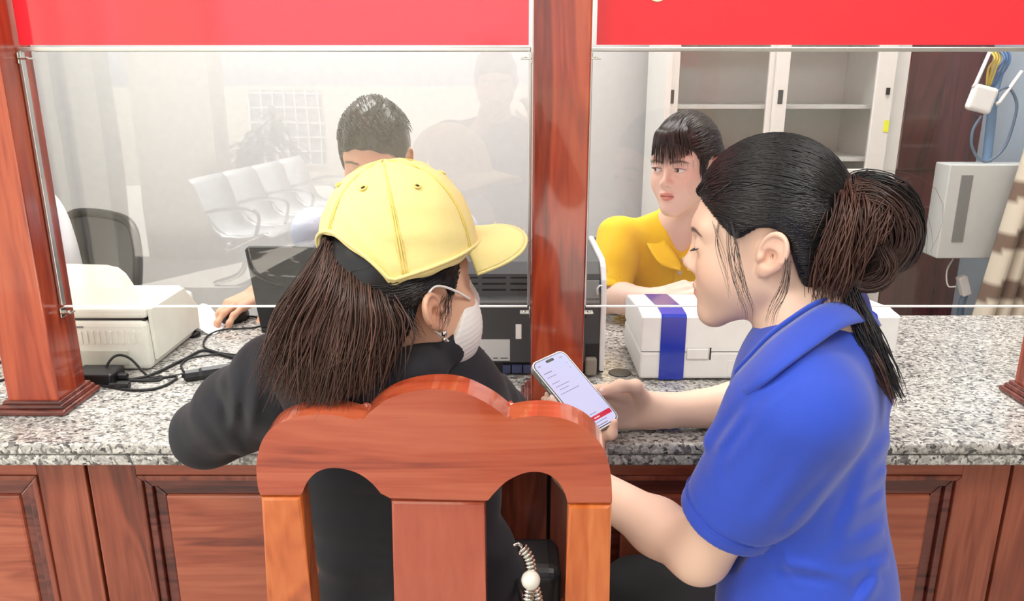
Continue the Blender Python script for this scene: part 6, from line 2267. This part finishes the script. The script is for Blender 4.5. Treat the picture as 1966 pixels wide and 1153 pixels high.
mS1, mS2 = mNB + np.array([-0.185, 0.01, -0.05]), mNB + np.array([0.185, 0.01, -0.05])
mW1 = MOUSE + np.array([0.040, 0.075, 0.045]); mE1 = np.array([mS1[0] + 0.0, 2.10, CT + 0.10])
mE2 = np.array([mS2[0] + 0.02, 2.08, CT + 0.06]); mW2 = np.array([mS2[0] - 0.14, 1.98, CT + 0.05])
mhd, mtip = hand_prims(mW1, nrm((-0.42, -0.88, -0.06)), nrm((0.0, -0.12, 1.0)), 1,
                       dict(index=(12, 22, 26), middle=(10, 24, 30), ring=(18, 30, 30), pinky=(26, 34, 30)), [(0.55, 0.75, -0.45), (0.8, 0.45, -0.45), (0.9, 0.1, -0.4)], 1.02, 5)
f_ma = lambda p: smin(chain(p, [(mE1, 0.042), (mW1, 0.029)], 0.02), prims_f(p, mhd, 0.008), 0.012)
f_mb = lambda p: chain(p, [(mE2, 0.042), (mW2, 0.03), (mW2 + np.array([-0.05, -0.05, 0]), 0.025)], 0.02)
Vh, Fh, Ch = skin_region(m_head, mC + np.array([-0.15, -0.15, -0.22]), mC + np.array([0.15, 0.17, 0.15]), 0.0028, SK_M, mC, mR, blush=0.05, lips=(178, 108, 96))
Va, Fa = sdf_mesh(f_ma, *bounds([mE1, mW1, mtip['middle'][0], mtip['thumb'][0], mtip['pinky'][0]], 0.05), 0.003)
Vb, Fb = sdf_mesh(f_mb, *bounds([mE2, mW2, mW2 + np.array([-0.05, -0.05, 0])], 0.05), 0.006)
man = person_body('person', [(Vh, Fh), (Va, Fa), (Vb, Fb)], np.concatenate([Ch, finger_flush(Va, np.tile(SK_M, (len(Va), 1)), mtip, SK_M), np.tile(SK_M, (len(Vb), 1))]),
                  'short-haired man bending over the laptop behind the left screen', None)
nails(mtip, (0, 0, 1), man, ('index', 'middle', 'ring'))
MLN = [(0.13, 0.070), (0.086, 0.066), (0.076, 0.056), (0.060, 0.044), (0.040, 0.030), (0.034, -0.008), (0.024, -0.014), (0.018, 0.026), (0.004, 0.038), (-0.016, 0.034), (-0.030, 0.020),
       (-0.034, -0.010), (-0.045, -0.045), (-0.13, -0.055), (-0.16, 0.05), (-0.1, 0.24), (0.13, 0.24)]
msh = lambda q: hair_shell(q, 0.015, MLN, 0.020) + 0.0035 * np.sin(q[:, 0] * 70 + q[:, 1] * 50) * np.sin(q[:, 1] * 90 + 1)
V, F = sdf_mesh(msh, (-0.13, -0.11, -0.08), (0.13, 0.11, 0.18), 0.0035)
mh = mesh_obj('hair', to_world(V, mC, mR), F, M_hair, man, True, np.tile(DARKHAIR * 1.2, (len(V), 1)))
st = np.stack([rg.uniform(-0.08, 0.08, 700), rg.uniform(-0.07, 0.07, 700), rg.uniform(0.07, 0.12, 700)], 1)
c0_ = np.array([-0.009, 0, 0.041])
DV = st - c0_
DV /= np.linalg.norm(DV, axis=1)[:, None]
A_ = c0_ + DV * (on_shell(msh, c0_, DV, it=14) - 0.001)[:, None]
pm = [catmull([a, a + dv * 0.006 + np.array([0.010, 0.006, 0]), a + dv * 0.006 + np.array([0.026, 0.016, -0.006])], 4) for a, dv in zip(A_, DV)]
strands('short_strands', to_world(np.array(pm), mC, mR), mh, DARKHAIR * 1.4, 0.0012, 4, 0.4)


def mshirt_f(p):
    c = mNB + np.array([0, 0.05, -0.18])
    d = frame_ell(p, c, (0.12, 0.185, 0.21), mT)
    d = smin(d, frame_ell(p, mNB + np.array([0, 0.16, -0.45]), (0.13, 0.17, 0.18), mT), 0.10)
    d = smin(d, chain(p, [(mS1, 0.06), (mNB + np.array([0, 0.02, -0.045]), 0.066), (mS2, 0.06)], 0.05), 0.05)
    for S, E in ((mS1, mE1), (mS2, mE2)):
        d = smin(d, rc(p, S, S + (E - S) * 0.75, 0.064, 0.056), 0.02)
    return d + wrinkle(p, 0.003, (22, 22, 30), 6.3)


V, F = sdf_mesh(mshirt_f, *bounds([mS1, mS2, mE1, mE2, mNB + np.array([0, 0.2, -0.6]), mNB], 0.09), 0.007)
ms = mesh_obj('shirt', V, F, M_paleblue, man, True)
mn = lambda x, y, z: mNB + np.array([x, y, z])
for s in (-1, 1):
    ribbon('collar', [mn(0.0, 0.07, 0.045), mn(s * 0.05, 0.05, 0.036), mn(s * 0.068, 0.0, 0.012), mn(s * 0.05, -0.05, -0.02), mn(s * 0.015, -0.078, -0.045)],
           [mn(0.0, 0.092, 0.015), mn(s * 0.075, 0.065, 0.005), mn(s * 0.098, 0.0, -0.016), mn(s * 0.085, -0.062, -0.05), mn(s * 0.045, -0.10, -0.085)], M_paleblue, ms, 0.004, bulge=0.004 * -s)

# ================================================================== person in white at the left edge, mostly behind the post
pR = rot(200, 10, 0)
wNB = at(38, 372, 2.50)
wC = wNB + np.array([-0.07, 0.0, 0.15])
wT = rot(215)
M_whitecloth = plain('white_shirt_cloth', (222, 224, 228), rough=0.8, var=0.03, bump=0.1, bscale=500)
w_head = lambda p: smin(head_f(loc(p, wC, pR), 'closed', 1.0), chain(p, [(to_world(np.array([-0.03, 0, -0.04]), wC, pR), 0.05), (wNB, 0.06), (wNB + np.array([0, 0, -0.06]), 0.09)], 0.03), 0.025)
wS1, wS2 = wNB + wT[:, 1] * 0.185 + np.array([0, 0, -0.05]), wNB - wT[:, 1] * 0.185 + np.array([0, 0, -0.05])
wE1, wE2 = wS1 + np.array([-0.04, -0.06, -0.26]), wS2 + np.array([-0.06, -0.02, -0.26])
wW1, wW2 = wE1 + np.array([-0.20, -0.10, 0.02]), wE2 + np.array([-0.20, -0.08, 0.02])
Vh, Fh, Ch = skin_region(w_head, wC + np.array([-0.15, -0.15, -0.22]), wC + np.array([0.17, 0.15, 0.15]), 0.0045, SK_M, wC, pR)
prt, cl = [(Vh, Fh)], [Ch]
for E, W, sdn in ((wE1, wW1, -1), (wE2, wW2, 1)):
    hp, tp = hand_prims(W, nrm(W - E), (0, 0, 1), sdn, dict(index=(15, 20, 10), middle=(15, 20, 10), ring=(15, 20, 10), pinky=(15, 20, 10)), [(0.6, 0.8, -0.2), (0.8, 0.5, -0.2), (0.95, 0.2, -0.2)], 1.0)
    v, f_ = sdf_mesh(lambda p: smin(rc(p, E, W, 0.04, 0.028), prims_f(p, hp), 0.012), *bounds([E, W, tp['middle'][0], tp['thumb'][0]], 0.05), 0.006)
    prt.append((v, f_)); cl.append(np.tile(SK_M, (len(v), 1)))
wp = person_body('person', prt, np.concatenate(cl), 'person in a white shirt seated behind the ivory printer and left post', None)


def wshirt(p):
    d = frame_ell(p, wNB + np.array([0.02, 0.0, -0.19]), (0.125, 0.19, 0.22), wT)
    d = smin(d, frame_ell(p, wNB + np.array([0.04, 0.02, -0.46]), (0.14, 0.18, 0.18), wT), 0.1)
    d = smin(d, chain(p, [(wS1, 0.06), (wNB + np.array([0, 0, -0.04]), 0.066), (wS2, 0.06)], 0.05), 0.05)
    for S, E in ((wS1, wE1), (wS2, wE2)):
        d = smin(d, rc(p, S, E, 0.065, 0.058), 0.02)
    return d + wrinkle(p, 0.004, (20, 20, 26), 9.1)


V, F = sdf_mesh(wshirt, *bounds([wS1, wS2, wE1, wE2, wNB + np.array([0.1, 0.1, -0.62]), wNB + np.array([-0.1, -0.1, 0])], 0.09), 0.008)
mesh_obj('shirt', V, F, M_whitecloth, wp, True)
V, F = sdf_mesh(lambda p: hair_shell(p, 0.013, MLN, 0.01), (-0.13, -0.11, -0.08), (0.13, 0.11, 0.18), 0.005)
mesh_obj('hair', to_world(V, wC, pR), F, M_hair, wp, True, np.tile(DARKHAIR, (len(V), 1)))

# ================================================================== the photographer, seen only as a dark reflection
fR = rot(90, 12, 0)
fC = np.array([-0.065, -0.36, 1.335])
fNB = fC + np.array([0, -0.05, -0.15])
fT = rot(90)
fS1, fS2 = fNB + np.array([-0.19, 0, -0.05]), fNB + np.array([0.19, 0, -0.05])
fE1, fE2 = fS1 + np.array([-0.10, 0.12, -0.20]), fS2 + np.array([0.10, 0.12, -0.20])
fW1, fW2 = np.array([-0.11, -0.13, 1.20]), np.array([0.10, -0.13, 1.20])
f_head = lambda p: smin(head_f(loc(p, fC, fR), 'closed', 1.0), chain(p, [(to_world(np.array([-0.03, 0, -0.04]), fC, fR), 0.05), (fNB, 0.06), (fNB + np.array([0, 0, -0.06]), 0.09)], 0.03), 0.025)
Vh, Fh, Ch = skin_region(f_head, fC + np.array([-0.15, -0.17, -0.22]), fC + np.array([0.15, 0.15, 0.15]), 0.0045, SK_M, fC, fR)
prt, cl = [(Vh, Fh)], [Ch]
for E, W, sdn, xx in ((fE1, fW1, -1, 1), (fE2, fW2, 1, -1)):
    hp, tp = hand_prims(W, nrm((0.35 * xx, 0.25, 0.9)), nrm((-0.3 * xx, -0.9, 0.3)), sdn, dict(index=(20, 35, 25), middle=(25, 40, 25), ring=(25, 40, 25), pinky=(25, 40, 25)), [(0.6, 0.8, -0.2), (0.8, 0.5, -0.2), (0.95, 0.2, -0.2)], 0.8)
    v, f_ = sdf_mesh(lambda p: smin(rc(p, E, W, 0.04, 0.028), prims_f(p, hp), 0.012), *bounds([E, W, tp['middle'][0], tp['thumb'][0]], 0.05), 0.006)
    prt.append((v, f_)); cl.append(np.tile(SK_M, (len(v), 1)))
fp = person_body('person', prt, np.concatenate(cl), 'dark-clothed photographer mirrored faintly in the left glass screen', None)


def fshirt(p):
    d = frame_ell(p, fNB + np.array([0, -0.02, -0.22]), (0.13, 0.20, 0.25), fT)
    d = smin(d, frame_ell(p, fNB + np.array([0, -0.04, -0.55]), (0.14, 0.18, 0.18), fT), 0.1)
    d = smin(d, chain(p, [(fS1, 0.06), (fNB + np.array([0, 0, -0.04]), 0.066), (fS2, 0.06)], 0.05), 0.05)
    for S, E in ((fS1, fE1), (fS2, fE2)):
        d = smin(d, rc(p, S, E, 0.066, 0.056), 0.02)
    return d


V, F = sdf_mesh(fshirt, *bounds([fS1, fS2, fE1, fE2, fNB + np.array([0.1, -0.1, -0.66]), fNB], 0.09), 0.009)
mesh_obj('jacket', V, F, M_trouser, fp, True)
V, F = sdf_mesh(lambda p: np.maximum(np.minimum(chain(p, [(fNB + np.array([-0.09, -0.04, -0.6]), 0.10), (np.array([fNB[0] - 0.11, -0.42, 0.04]), 0.05)], 0.02), chain(p, [(fNB + np.array([0.09, -0.04, -0.6]), 0.10), (np.array([fNB[0] + 0.11, -0.42, 0.04]), 0.05)], 0.02)), 0.0 - p[:, 2]), (-0.36, -0.62, 0.0), (0.24, -0.25, 0.72), 0.01)
mesh_obj('trousers', V, F, M_trouser, fp, True)
V, F = sdf_mesh(lambda p: hair_shell(p, 0.013, MLN, 0.01), (-0.13, -0.11, -0.08), (0.13, 0.11, 0.18), 0.005)
mesh_obj('hair', to_world(V, fC, fR), F, M_hair, fp, True, np.tile(DARKHAIR, (len(V), 1)))
